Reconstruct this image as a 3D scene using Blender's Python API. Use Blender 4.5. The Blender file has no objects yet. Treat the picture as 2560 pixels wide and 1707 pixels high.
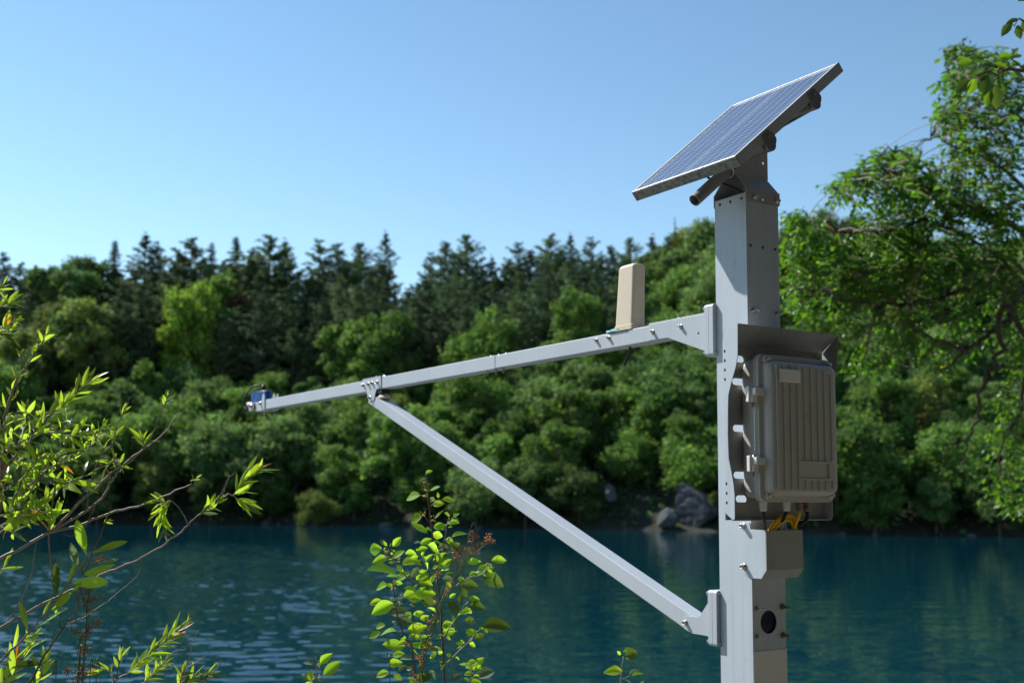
import bpy, bmesh, math, random
import numpy as np
from mathutils import Matrix, Vector, Euler
random.seed(7); RNG = np.random.default_rng(7)
SC = bpy.context.scene
COL = SC.collection
PI = math.pi

# ------------------------------------------------------------------ camera
FPX, PITCH, SHIFT, ROLL = 2860.6, 0.10451, 92.1, 0.00537      # measured on the 2560 px photograph
CAMP = np.array([0.0, 0.0, 3.5])                              # 3.5 m above the lake
cp, sp = math.cos(PITCH), math.sin(PITCH)
R0 = np.array([1, 0, 0.]); U0 = np.array([0, -sp, cp]); F0 = np.array([0, cp, sp])
CR = math.cos(ROLL) * R0 + math.sin(ROLL) * U0
CU = -math.sin(ROLL) * R0 + math.cos(ROLL) * U0
cam = bpy.data.cameras.new('camera'); camo = bpy.data.objects.new('camera', cam); COL.objects.link(camo)
cam.sensor_width = 36; cam.lens = FPX / 2560 * 36; cam.shift_y = SHIFT / 2560
cam.clip_start = 0.05; cam.clip_end = 3000
M = Matrix(((CR[0], CU[0], -F0[0], 0), (CR[1], CU[1], -F0[1], 0), (CR[2], CU[2], -F0[2], CAMP[2]), (0, 0, 0, 1)))
camo.matrix_world = M
cam.dof.use_dof = True; cam.dof.focus_distance = 3.85; cam.dof.aperture_fstop = 3.2
SC.camera = camo

# ------------------------------------------------------------------ sky, sun, exposure
SUN = Vector((-0.601, 0.380, 0.70)).normalized()
el = math.asin(SUN.z); az = math.atan2(SUN.x, SUN.y)
wd = bpy.data.worlds.new('World'); SC.world = wd; wd.use_nodes = True
nt = wd.node_tree; bg = nt.nodes['Background']
sky = nt.nodes.new('ShaderNodeTexSky'); sky.sky_type = 'NISHITA'; sky.sun_disc = False
sky.sun_elevation = el; sky.sun_rotation = az
sky.altitude = 300; sky.air_density = 1.15; sky.dust_density = 0.0; sky.ozone_density = 1.5
hsv = nt.nodes.new('ShaderNodeHueSaturation'); hsv.inputs['Saturation'].default_value = 0.98; hsv.inputs['Hue'].default_value = 0.490
gam = nt.nodes.new('ShaderNodeGamma'); gam.inputs[1].default_value = 1.22
nt.links.new(sky.outputs[0], gam.inputs[0]); nt.links.new(gam.outputs[0], hsv.inputs['Color']); nt.links.new(hsv.outputs[0], bg.inputs[0]); bg.inputs[1].default_value = 0.088
sl = bpy.data.lights.new('sun', 'SUN'); so = bpy.data.objects.new('sun', sl); COL.objects.link(so)
sl.energy = 5.0; sl.angle = math.radians(0.55); sl.color = (1.0, 0.965, 0.91)
so.rotation_euler = SUN.to_track_quat('Z', 'Y').to_euler(); so.location = SUN * 60
SC.view_settings.view_transform = 'Standard'; SC.view_settings.look = 'None'
SC.view_settings.exposure = 0.3; SC.view_settings.gamma = 1.0
SC.view_settings.use_curve_mapping = False
SC.cycles.max_bounces = 8; SC.cycles.transparent_max_bounces = 8
SC.cycles.sample_clamp_indirect = 4.0

# ------------------------------------------------------------------ helpers
def PX(x, y, dep):
    """a point of the place, from its position on the 2560 px photograph and its distance"""
    return CAMP + (CR * ((x - 1280) / FPX) - CU * ((y - 853.5 - SHIFT) / FPX) + F0) * dep

def tag(o, label=None, cat=None, group=None, kind=None):
    if label: o['label'] = label
    if cat: o['category'] = cat
    if group: o['group'] = group
    if kind: o['kind'] = kind
    return o

def empty(name, loc, rz=0.0, label=None, cat=None, group=None):
    o = bpy.data.objects.new(name, None); COL.objects.link(o)
    o.location = tuple(float(c) for c in loc); o.rotation_euler = (0, 0, rz); o.empty_display_size = 0.1
    return tag(o, label, cat, group)

def new_mat(name):
    m = bpy.data.materials.new(name); m.use_nodes = True
    return m, m.node_tree, m.node_tree.nodes['Principled BSDF']

def N(t, typ, **kw):
    n = t.nodes.new(typ)
    for k, v in kw.items(): setattr(n, k, v)
    return n

def paint(name, col, rough=0.45, var=0.06, scale=6.0, metal=0.0, bump=0.0, bscale=300, dirt=None, dirt_amt=0.5, spec=0.5, dscale=9, streak=0.0):
    """painted or metal surface: faint uneven tone, fine relief, optional dirt stains"""
    m, t, b = new_mat(name)
    tc = N(t, 'ShaderNodeTexCoord')
    n1 = N(t, 'ShaderNodeTexNoise'); n1.inputs['Scale'].default_value = scale; n1.inputs['Detail'].default_value = 6
    t.links.new(tc.outputs['Object'], n1.inputs['Vector'])
    mr = N(t, 'ShaderNodeMapRange'); mr.inputs[1].default_value = 0.3; mr.inputs[2].default_value = 0.7
    mr.inputs[3].default_value = 1 - var; mr.inputs[4].default_value = 1 + var
    t.links.new(n1.outputs[0], mr.inputs[0])
    mx = N(t, 'ShaderNodeMix', data_type='RGBA', blend_type='MULTIPLY'); mx.inputs[0].default_value = 1
    mx.inputs[6].default_value = (*col, 1)
    t.links.new(mr.outputs[0], mx.inputs[7])
    out = mx.outputs[2]
    if streak:
        mp = N(t, 'ShaderNodeMapping'); mp.inputs['Scale'].default_value = (38, 38, 1.6); t.links.new(tc.outputs['Object'], mp.inputs[0])
        ns = N(t, 'ShaderNodeTexNoise'); ns.inputs['Scale'].default_value = 1; ns.inputs['Detail'].default_value = 5; ns.inputs['Roughness'].default_value = 0.65; t.links.new(mp.outputs[0], ns.inputs['Vector'])
        rs = N(t, 'ShaderNodeMapRange'); rs.inputs[1].default_value = 0.50; rs.inputs[2].default_value = 0.78; rs.inputs[4].default_value = streak; t.links.new(ns.outputs[0], rs.inputs[0])
        m8 = N(t, 'ShaderNodeMix', data_type='RGBA'); m8.inputs[7].default_value = (0.20, 0.185, 0.16, 1); t.links.new(rs.outputs[0], m8.inputs[0]); t.links.new(out, m8.inputs[6]); out = m8.outputs[2]
    if dirt:
        n2 = N(t, 'ShaderNodeTexNoise'); n2.inputs['Scale'].default_value = dscale; n2.inputs['Detail'].default_value = 9
        n2.inputs['Roughness'].default_value = 0.72
        t.links.new(tc.outputs['Object'], n2.inputs['Vector'])
        r2 = N(t, 'ShaderNodeMapRange'); r2.inputs[1].default_value = 0.62 - 0.25 * dirt_amt; r2.inputs[2].default_value = 0.72
        r2.inputs[3].default_value = 0; r2.inputs[4].default_value = min(1, 0.35 + dirt_amt * .6)
        t.links.new(n2.outputs[0], r2.inputs[0])
        m2 = N(t, 'ShaderNodeMix', data_type='RGBA'); m2.inputs[7].default_value = (*dirt, 1)
        t.links.new(r2.outputs[0], m2.inputs[0]); t.links.new(out, m2.inputs[6]); out = m2.outputs[2]
    t.links.new(out, b.inputs['Base Color'])
    rr = N(t, 'ShaderNodeMapRange'); rr.inputs[3].default_value = rough - 0.07; rr.inputs[4].default_value = rough + 0.1
    t.links.new(n1.outputs[0], rr.inputs[0]); t.links.new(rr.outputs[0], b.inputs['Roughness'])
    b.inputs['Metallic'].default_value = metal; b.inputs['Specular IOR Level'].default_value = spec
    if bump:
        n3 = N(t, 'ShaderNodeTexNoise'); n3.inputs['Scale'].default_value = bscale; n3.inputs['Detail'].default_value = 2
        t.links.new(tc.outputs['Object'], n3.inputs['Vector'])
        bp = N(t, 'ShaderNodeBump'); bp.inputs['Strength'].default_value = bump; bp.inputs['Distance'].default_value = 0.002
        t.links.new(n3.outputs[0], bp.inputs['Height']); t.links.new(bp.outputs[0], b.inputs['Normal'])
    return m

def leafmat(name, col, back, tcol, trans=0.45, var=0.25, rough=0.45, attr=None, midrib=None, spec=0.35):
    """leaf: own colour above, paler below, lets light through"""
    m, t, b = new_mat(name)
    geo = N(t, 'ShaderNodeNewGeometry'); oi = N(t, 'ShaderNodeObjectInfo')
    if attr:
        at = N(t, 'ShaderNodeAttribute', attribute_name=attr); rnd = at.outputs['Fac']
    else:
        rnd = oi.outputs['Random']
    mr = N(t, 'ShaderNodeMapRange'); mr.inputs[3].default_value = 1 - var; mr.inputs[4].default_value = 1 + var
    t.links.new(rnd, mr.inputs[0])
    hs = N(t, 'ShaderNodeMapRange'); hs.inputs[3].default_value = 0.5 - 0.06 * var; hs.inputs[4].default_value = 0.5 + 0.045 * var
    mp = N(t, 'ShaderNodeMath', operation='FRACT'); mm = N(t, 'ShaderNodeMath', operation='MULTIPLY'); mm.inputs[1].default_value = 7.31
    t.links.new(rnd, mm.inputs[0]); t.links.new(mm.outputs[0], mp.inputs[0]); t.links.new(mp.outputs[0], hs.inputs[0])
    mx = N(t, 'ShaderNodeMix', data_type='RGBA'); mx.inputs[6].default_value = (*col, 1); mx.inputs[7].default_value = (*back, 1)
    t.links.new(geo.outputs['Backfacing'], mx.inputs[0])
    src = mx.outputs[2]
    if midrib:
        tc = N(t, 'ShaderNodeTexCoord'); sx = N(t, 'ShaderNodeSeparateXYZ'); t.links.new(tc.outputs['Object'], sx.inputs[0])
        ab = N(t, 'ShaderNodeMath', operation='ABSOLUTE'); t.links.new(sx.outputs[0], ab.inputs[0])
        lt = N(t, 'ShaderNodeMath', operation='LESS_THAN'); lt.inputs[1].default_value = 0.011
        t.links.new(ab.outputs[0], lt.inputs[0])
        m3 = N(t, 'ShaderNodeMix', data_type='RGBA'); m3.inputs[7].default_value = (*midrib, 1)
        mu = N(t, 'ShaderNodeMath', operation='MULTIPLY'); mu.inputs[1].default_value = 0.75
        t.links.new(lt.outputs[0], mu.inputs[0]); t.links.new(mu.outputs[0], m3.inputs[0]); t.links.new(src, m3.inputs[6]); src = m3.outputs[2]
    vout = mr.outputs[0]
    if attr:
        m4 = N(t, 'ShaderNodeMapRange'); m4.inputs[3].default_value = 0.68; m4.inputs[4].default_value = 1.32; t.links.new(oi.outputs['Random'], m4.inputs[0])
        m5 = N(t, 'ShaderNodeMath', operation='MULTIPLY'); t.links.new(m4.outputs[0], m5.inputs[0]); t.links.new(vout, m5.inputs[1]); vout = m5.outputs[0]
    if midrib:
        n7 = N(t, 'ShaderNodeTexNoise', noise_dimensions='4D'); n7.inputs['Scale'].default_value = 7; n7.inputs['Detail'].default_value = 4
        m6 = N(t, 'ShaderNodeMath', operation='MULTIPLY'); m6.inputs[1].default_value = 90; t.links.new(oi.outputs['Random'], m6.inputs[0])
        t.links.new(tc.outputs['Object'], n7.inputs['Vector']); t.links.new(m6.outputs[0], n7.inputs['W'])
        r7 = N(t, 'ShaderNodeMapRange'); r7.inputs[1].default_value = 0.62; r7.inputs[2].default_value = 0.70; r7.inputs[4].default_value = 0.7; t.links.new(n7.outputs[0], r7.inputs[0])
        m7 = N(t, 'ShaderNodeMix', data_type='RGBA'); m7.inputs[7].default_value = (0.13, 0.09, 0.03, 1); t.links.new(r7.outputs[0], m7.inputs[0]); t.links.new(src, m7.inputs[6]); src = m7.outputs[2]
    hv = N(t, 'ShaderNodeHueSaturation'); t.links.new(hs.outputs[0], hv.inputs['Hue']); t.links.new(vout, hv.inputs['Value'])
    t.links.new(src, hv.inputs['Color'])
    t.links.new(hv.outputs[0], b.inputs['Base Color'])
    b.inputs['Roughness'].default_value = rough; b.inputs['Specular IOR Level'].default_value = spec
    tr = N(t, 'ShaderNodeBsdfTranslucent')
    hv2 = N(t, 'ShaderNodeHueSaturation'); hv2.inputs['Color'].default_value = (*tcol, 1)
    t.links.new(hs.outputs[0], hv2.inputs['Hue']); t.links.new(vout, hv2.inputs['Value']); t.links.new(hv2.outputs[0], tr.inputs[0])
    ms = N(t, 'ShaderNodeMixShader'); ms.inputs[0].default_value = trans
    t.links.new(b.outputs[0], ms.inputs[1]); t.links.new(tr.outputs[0], ms.inputs[2])
    t.links.new(ms.outputs[0], t.nodes['Material Output'].inputs[0])
    return m

def mesh_np(name, V, F, attr=None):
    """fast mesh from arrays: V (n,3), F (m,k)"""
    me = bpy.data.meshes.new(name)
    V = np.asarray(V, np.float32); F = np.asarray(F, np.int32); k = F.shape[1]
    me.vertices.add(len(V)); me.vertices.foreach_set('co', V.ravel())
    me.loops.add(F.size); me.loops.foreach_set('vertex_index', F.ravel())
    me.polygons.add(len(F)); me.polygons.foreach_set('loop_start', np.arange(0, F.size, k, dtype=np.int32))
    if attr is not None:
        a = me.attributes.new('shade', 'FLOAT', 'FACE'); a.data.foreach_set('value', np.asarray(attr, np.float32))
    me.update(calc_edges=True); me.validate()
    return me

class MB:
    def __init__(s): s.v = []; s.f = []
    def add(s, vs, fs):
        o = len(s.v); s.v += [tuple(float(c) for c in q) for q in vs]; s.f += [tuple(i + o for i in q) for q in fs]; return s
    def box(s, a0, a1, b0, b1, c0, c1, fn=lambda a, b, c: (a, b, c)):
        return s.add([fn(a, b, c) for a in (a0, a1) for b in (b0, b1) for c in (c0, c1)],
                     [(0, 1, 3, 2), (4, 6, 7, 5), (0, 4, 5, 1), (2, 3, 7, 6), (0, 2, 6, 4), (1, 5, 7, 3)])
    def plate(s, outline, holes, c0, c1, fn):
        """flat sheet with an outline and true holes, between depths c0 and c1; fn(a, b, c) -> point"""
        bm = bmesh.new(); loops = []
        for lp in [outline] + list(holes):
            vs = [bm.verts.new((a, b, 0)) for a, b in lp]; loops.append(vs)
            for i in range(len(vs)): bm.edges.new((vs[i], vs[(i + 1) % len(vs)]))
        bm.verts.index_update()
        bmesh.ops.triangle_fill(bm, edges=bm.edges[:], use_beauty=True, use_dissolve=False)
        n = len(bm.verts); P2 = [(q.co.x, q.co.y) for q in bm.verts]
        tri = [tuple(q.index for q in fc.verts) for fc in bm.faces]
        fs = tri + [tuple(i + n for i in reversed(q)) for q in tri]
        for lp in loops:
            ids = [q.index for q in lp]
            for i in range(len(ids)):
                a, b = ids[i], ids[(i + 1) % len(ids)]; fs.append((a, b, b + n, a + n))
        bm.free()
        return s.add([fn(a, b, c0) for a, b in P2] + [fn(a, b, c1) for a, b in P2], fs)
    def tube(s, pts, rad, seg=8, caps=True):
        pts = [Vector(tuple(float(c) for c in q)) for q in pts]; n = len(pts)
        rad = [rad] * n if isinstance(rad, (int, float)) else list(rad)
        ref = None; rings = []
        for i, q in enumerate(pts):
            tg = (pts[min(i + 1, n - 1)] - pts[max(i - 1, 0)]).normalized()
            if ref is None: ref = tg.orthogonal().normalized()
            ref = (ref - tg * ref.dot(tg)).normalized(); b = tg.cross(ref)
            rings.append([q + (ref * math.cos(2 * PI * k / seg) + b * math.sin(2 * PI * k / seg)) * rad[i] for k in range(seg)])
        vs = [v for r in rings for v in r]; fs = []
        for i in range(n - 1):
            for k in range(seg):
                a, b = i * seg + k, i * seg + (k + 1) % seg; fs.append((a, b, b + seg, a + seg))
        if caps: fs += [tuple(range(seg))[::-1], tuple((n - 1) * seg + k for k in range(seg))]
        return s.add(vs, fs)
    def lathe(s, prof, seg=20, fn=lambda x, y, z: (x, y, z)):
        """closed profile of (radius, height) turned about z"""
        vs = []; fs = []; n = len(prof)
        for r, h in prof: vs += [fn(r * math.cos(2 * PI * k / seg), r * math.sin(2 * PI * k / seg), h) for k in range(seg)]
        for i in range(n - 1):
            for k in range(seg):
                a, b = i * seg + k, i * seg + (k + 1) % seg; fs.append((a, b, b + seg, a + seg))
        fs += [tuple(range(seg))[::-1], tuple((n - 1) * seg + k for k in range(seg))]
        return s.add(vs, fs)
    def mesh(s, name, smooth=False):
        me = bpy.data.meshes.new(name); me.from_pydata(s.v, [], s.f)
        bm = bmesh.new(); bm.from_mesh(me); bmesh.ops.recalc_face_normals(bm, faces=bm.faces[:]); bm.to_mesh(me); bm.free()
        if smooth:
            for q in me.polygons: q.use_smooth = True
        return me

def link(name, me, mat, parent=None, basis=None):
    o = bpy.data.objects.new(name, me); COL.objects.link(o)
    if mat and len(me.materials) == 0: me.materials.append(mat)
    elif mat and me.materials[0] is not mat:
        o.material_slots[0].link = 'OBJECT'; o.material_slots[0].material = mat
    if parent: o.parent = parent
    if basis is not None: o.matrix_basis = basis
    return o

def circle(a, b, r, n=14, rb=None):
    rb = rb or r
    return [(a + r * math.cos(2 * PI * k / n), b + rb * math.sin(2 * PI * k / n)) for k in range(n)]
def slot(a0, a1, b, h, n=6):
    """rounded slot between a0 and a1 at height b"""
    r = h / 2
    return [(a1 - r + r * math.cos(-PI / 2 + PI * k / n), b + r * math.sin(-PI / 2 + PI * k / n)) for k in range(n + 1)] + \
           [(a0 + r + r * math.cos(PI / 2 + PI * k / n), b + r * math.sin(PI / 2 + PI * k / n)) for k in range(n + 1)]

def smooth_path(pts, per=5):
    P = [np.asarray(q, float) for q in pts]
    if len(P) < 3:
        return [P[0] + (P[-1] - P[0]) * k / per for k in range(per + 1)]
    out = []
    for i in range(len(P) - 1):
        p0, p1, p2, p3 = P[max(i - 1, 0)], P[i], P[i + 1], P[min(i + 2, len(P) - 1)]
        for k in range(per):
            t = k / per
            out.append(0.5 * (2 * p1 + (p2 - p0) * t + (2 * p0 - 5 * p1 + 4 * p2 - p3) * t * t + (3 * p1 - p0 - 3 * p2 + p3) * t ** 3))
    return out + [P[-1]]

# ------------------------------------------------------------------ materials
M_POST = paint('pale_grey_powder_coat', (0.53, 0.60, 0.665), 0.42, 0.035, 5, bump=0.05, bscale=700, dirt=(0.32, 0.29, 0.25), dirt_amt=0.05, streak=0.22)
M_ARM = paint('white_grey_powder_coat', (0.50, 0.55, 0.60), 0.42, 0.035, 4, bump=0.04, bscale=700, streak=0.10)
M_LOWER_PLATE = paint('pale_coat', (0.80, 0.78, 0.75), 0.45, 0.04, 5)
M_STAINED = paint('stained_sheet', (0.38, 0.38, 0.38), 0.5, 0.06, 7, dirt=(0.12, 0.08, 0.05), dirt_amt=0.15, dscale=26, streak=0.45)
M_STEEL = paint('stainless_steel', (0.55, 0.53, 0.50), 0.28, 0.1, 60, metal=1.0)
M_RUST = paint('rusty_steel', (0.30, 0.24, 0.20), 0.5, 0.25, 90, metal=0.6, dirt=(0.10, 0.04, 0.02), dirt_amt=0.7, dscale=120)
M_BOX = paint('grey_cast_paint', (0.52, 0.51, 0.475), 0.42, 0.05, 8, bump=0.12, bscale=900, dirt=(0.22, 0.18, 0.13), dirt_amt=0.12)
M_LABEL = paint('blank_label_plate', (0.88, 0.86, 0.82), 0.3, 0.05, 20)
M_CREAM = paint('cream_plastic', (0.72, 0.62, 0.47), 0.5, 0.05, 14, dirt=(0.48, 0.38, 0.25), dirt_amt=0.2, dscale=60)
M_BLUE = paint('blue_anodised', (0.006, 0.085, 0.34), 0.4, 0.08, 20, spec=0.25)
M_BLACK = paint('black_rubber', (0.012, 0.012, 0.013), 0.5, 0.1, 30)
M_YELLOW = paint('yellow_cable', (0.95, 0.55, 0.01), 0.38, 0.06, 30)
M_GALV = paint('galvanised', (0.25, 0.25, 0.25), 0.42, 0.1, 30, metal=0.5)
M_PIPE = paint('dull_grey_pipe', (0.30, 0.285, 0.27), 0.5, 0.06, 12)
M_FRAME = paint('aluminium_frame', (0.55, 0.56, 0.57), 0.35, 0.05, 12, metal=0.35)
M_LICHEN = paint('lichen_frame', (0.30, 0.33, 0.31), 0.75, 0.2, 40, dirt=(0.03, 0.03, 0.018), dirt_amt=1.0, dscale=55, bump=0.3, bscale=120)
M_BACK = paint('white_backsheet', (0.72, 0.74, 0.76), 0.35, 0.02, 10)
M_TEAL = paint('turquoise_tape', (0.30, 0.78, 0.78), 0.45, 0.08, 40)
M_NAVY = paint('dark_blue_gloss', (0.008, 0.016, 0.045), 0.12, 0.1, 20)
M_WHITE = paint('white_plastic', (0.72, 0.72, 0.70), 0.4, 0.04, 20)

def cell_mat():
    m, t, b = new_mat('solar_cell')
    tc = N(t, 'ShaderNodeTexCoord'); sx = N(t, 'ShaderNodeSeparateXYZ'); t.links.new(tc.outputs['Object'], sx.inputs[0])
    mu = N(t, 'ShaderNodeMath', operation='MULTIPLY'); mu.inputs[1].default_value = 1 / 0.049; t.links.new(sx.outputs[1], mu.inputs[0])
    ad = N(t, 'ShaderNodeMath', operation='ADD'); ad.inputs[1].default_value = 20.5; t.links.new(mu.outputs[0], ad.inputs[0])
    fr = N(t, 'ShaderNodeMath', operation='FRACT'); t.links.new(ad.outputs[0], fr.inputs[0])
    sb = N(t, 'ShaderNodeMath', operation='SUBTRACT'); sb.inputs[1].default_value = 0.5; t.links.new(fr.outputs[0], sb.inputs[0])
    ab = N(t, 'ShaderNodeMath', operation='ABSOLUTE'); t.links.new(sb.outputs[0], ab.inputs[0])
    lt = N(t, 'ShaderNodeMath', operation='LESS_THAN'); lt.inputs[1].default_value = 0.026; t.links.new(ab.outputs[0], lt.inputs[0])
    oi = N(t, 'ShaderNodeObjectInfo'); mr = N(t, 'ShaderNodeMapRange'); mr.inputs[3].default_value = 0.85; mr.inputs[4].default_value = 1.15
    t.links.new(oi.outputs['Random'], mr.inputs[0])
    hv = N(t, 'ShaderNodeHueSaturation'); hv.inputs['Color'].default_value = (0.065, 0.085, 0.15, 1); t.links.new(mr.outputs[0], hv.inputs['Value'])
    mx = N(t, 'ShaderNodeMix', data_type='RGBA'); mx.inputs[7].default_value = (0.6, 0.63, 0.68, 1)
    t.links.new(lt.outputs[0], mx.inputs[0]); t.links.new(hv.outputs[0], mx.inputs[6]); t.links.new(mx.outputs[2], b.inputs['Base Color'])
    b.inputs['Roughness'].default_value = 0.35
    b.inputs['Coat Weight'].default_value = 1.0; b.inputs['Coat Roughness'].default_value = 0.12; b.inputs['Coat IOR'].default_value = 1.5
    return m
M_CELL = cell_mat()

M_BARK = paint('bark', (0.10, 0.075, 0.055), 0.85, 0.3, 14, bump=0.5, bscale=40)
M_TWIG = paint('grey_twig', (0.34, 0.28, 0.24), 0.6, 0.25, 40)
M_TWIGD = paint('dark_twig', (0.15, 0.095, 0.065), 0.6, 0.2, 40)
M_SEED = paint('brown_seed', (0.30, 0.13, 0.05), 0.75, 0.4, 200)
M_SEED2 = paint('light_brown_seed', (0.66, 0.36, 0.16), 0.75, 0.4, 200)
M_BUD = paint('yellow_bud', (0.55, 0.46, 0.10), 0.6, 0.2, 200)
M_RUSH = paint('green_rush_stem', (0.12, 0.17, 0.03), 0.5, 0.2, 20)

# ------------------------------------------------------------------ ground, water, far hill
def interp(x, xs, ys): return float(np.interp(x, xs, ys))
SHX = [-400, -160, -63, -48, -32, -15, 1, 16, 33, 53, 110, 400]
SHY = [128, 138, 143.7, 147.4, 148.8, 143.4, 138.3, 131.7, 120.1, 118, 110, 100]
def shore(x): return np.interp(x, SHX, SHY) + 0.8 * np.sin(np.asarray(x) * 0.35) + 0.5 * np.sin(np.asarray(x) * 0.9 + 1)
def hill(x, y):
    s = y - shore(x)
    h = np.interp(s, [-40, -6, 0, 1.5, 36, 66, 110, 300, 900], [-6, -1.2, 0.0, 0.9, 20, 34, 37, 40, 46])
    h = h * (1 + 0.05 * np.sin(np.asarray(x) * 0.06 + 1.2)) + np.where(s > 4, 0.5 * np.sin(np.asarray(x) * 0.31 + np.asarray(y) * 0.22), 0)
    return h
def bank(x, y):
    sh = np.interp(x, [-60, -8, 0, 5, 12, 60], [13, 12, 12, 14, 20, 24])
    return np.interp(y, [-300, -20, 4.5, 0, 1], [0, 0, 0, 0, 0]) * 0 + np.where(y < 5, 1.75, 1.75 - (y - 5) / np.maximum(sh - 5, 1) * 1.85) + 0.05 * np.sin(x * 1.3) * np.cos(y * 1.1) + np.clip(-y - 4, 0, 60) * 0.45

def grid_mesh(name, xs, ys, fz):
    X, Y = np.meshgrid(xs, ys); Z = fz(X, Y)
    V = np.stack([X, Y, Z], -1).reshape(-1, 3); nx, ny = len(xs), len(ys)
    i = np.arange(nx - 1)[None, :] + nx * np.arange(ny - 1)[:, None]; i = i.ravel()
    F = np.stack([i, i + 1, i + nx + 1, i + nx], -1)
    me = mesh_np(name, V, F)
    for q in me.polygons: q.use_smooth = True
    return me

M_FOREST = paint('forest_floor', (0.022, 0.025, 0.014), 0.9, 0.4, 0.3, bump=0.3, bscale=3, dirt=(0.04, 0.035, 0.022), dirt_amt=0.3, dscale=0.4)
M_SOIL = paint('bank_soil_grass', (0.14, 0.125, 0.10), 0.9, 0.4, 0.8, bump=0.5, bscale=12, dirt=(0.07, 0.09, 0.03), dirt_amt=0.6, dscale=1.5)
ys = np.concatenate([np.linspace(80, 220, 90), np.linspace(225, 900, 30)])
o = link('hills', grid_mesh('hills', np.linspace(-400, 400, 260), ys, hill), M_FOREST); tag(o, kind='structure')
o = link('ground', grid_mesh('ground', np.linspace(-60, 60, 80), np.concatenate([np.linspace(-120, -5, 20), np.linspace(-4, 30, 60)]), bank), M_SOIL); tag(o, kind='structure')

def water_mat():
    m, t, b = new_mat('lake_water')
    geo = N(t, 'ShaderNodeNewGeometry')
    def noise(sx, sy, det, rough=0.5, off=0):
        mp = N(t, 'ShaderNodeMapping'); mp.inputs['Scale'].default_value = (sx, sy, 1); mp.inputs['Location'].default_value = (off, off, 0)
        t.links.new(geo.outputs['Position'], mp.inputs[0])
        n = N(t, 'ShaderNodeTexNoise'); n.inputs['Scale'].default_value = 1; n.inputs['Detail'].default_value = det; n.inputs['Roughness'].default_value = rough
        t.links.new(mp.outputs[0], n.inputs[0]); return n.outputs[0]
    # wind: the left side is more ruffled
    sx = N(t, 'ShaderNodeSeparateXYZ'); t.links.new(geo.outputs['Position'], sx.inputs[0])
    mr = N(t, 'ShaderNodeMapRange', interpolation_type='SMOOTHSTEP'); t.links.new(sx.outputs[0], mr.inputs[0])
    mr.inputs[1].default_value = 2.0; mr.inputs[2].default_value = -11.0; mr.inputs[3].default_value = 0.25; mr.inputs[4].default_value = 0.30
    fine = noise(3.4, 2.3, 2, 0.5); big = noise(0.5, 0.9, 2, 0.5, 7); patch = noise(0.05, 0.03, 2, 0.5, 3)
    pr = N(t, 'ShaderNodeMapRange'); t.links.new(patch, pr.inputs[0]); pr.inputs[1].default_value = 0.35; pr.inputs[2].default_value = 0.65
    pr.inputs[3].default_value = 0.6; pr.inputs[4].default_value = 1.25
    mu = N(t, 'ShaderNodeMath', operation='MULTIPLY'); t.links.new(mr.outputs[0], mu.inputs[0]); t.links.new(pr.outputs[0], mu.inputs[1])
    pk = N(t, 'ShaderNodeMapRange', interpolation_type='SMOOTHSTEP'); t.links.new(fine, pk.inputs[0]); pk.inputs[1].default_value = 0.57; pk.inputs[2].default_value = 0.80; pk.inputs[4].default_value = 0.75
    h1 = N(t, 'ShaderNodeMath', operation='MULTIPLY'); t.links.new(pk.outputs[0], h1.inputs[0]); t.links.new(mu.outputs[0], h1.inputs[1])
    h2 = N(t, 'ShaderNodeMath', operation='MULTIPLY'); t.links.new(big, h2.inputs[0]); h2.inputs[1].default_value = 0.55
    hh = N(t, 'ShaderNodeMath', operation='ADD'); t.links.new(h1.outputs[0], hh.inputs[0]); t.links.new(h2.outputs[0], hh.inputs[1])
    bp = N(t, 'ShaderNodeBump'); bp.inputs['Strength'].default_value = 1.0; bp.inputs['Distance'].default_value = 0.045
    t.links.new(hh.outputs[0], bp.inputs['Height']); t.links.new(bp.outputs[0], b.inputs['Normal'])
    b.inputs['Base Color'].default_value = (0.0003, 0.032, 0.051, 1)
    b.inputs['Roughness'].default_value = 0.03; b.inputs['IOR'].default_value = 1.33; b.inputs['Specular IOR Level'].default_value = 0.30
    return m
_wr = np.random.default_rng(5)
WAVES = [(l, a, p) for l, a, p in zip(_wr.uniform(0.30, 0.95, 46), PI / 2 + _wr.normal(0.2, 0.6, 46), _wr.uniform(0, 6.28, 46))]
def waves(X, Y):
    """wind ripples: rough on the left where the breeze reaches the water, nearly calm elsewhere"""
    t = np.clip((3.0 - X) / 10.0, 0, 1); wind = 0.10 + 0.90 * t * t * (3 - 2 * t)
    gust = 0.72 + 0.28 * np.sin(X * 0.33 + 0.21 * Y + 1.0) * np.sin(Y * 0.17 - 0.1 * X + 0.4)
    edge = np.clip((X + 30) / 4, 0, 1) * np.clip((13 - X) / 3, 0, 1) * np.clip((Y - 15) / 3, 0, 1) * np.clip((98 - Y) / 26, 0, 1)
    Z = np.zeros_like(X)
    for l, a, p in WAVES: Z += l * np.sin((X * math.cos(a) + Y * math.sin(a)) * 2 * PI / l + p)
    return Z * (0.092 / (2 * PI) / math.sqrt(len(WAVES) / 2)) * wind * gust * edge
wx = np.concatenate([np.linspace(-420, -31, 12), np.arange(-30, 13, 0.085), np.linspace(14, 420, 12)])
wy = np.concatenate([[8, 14], np.arange(15.5, 60, 0.085), np.arange(60, 100, 0.12), np.linspace(101, 175, 10)])
me = grid_mesh('water', wx, wy, waves)
o = link('water', me, water_mat()); tag(o, kind='structure')

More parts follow.
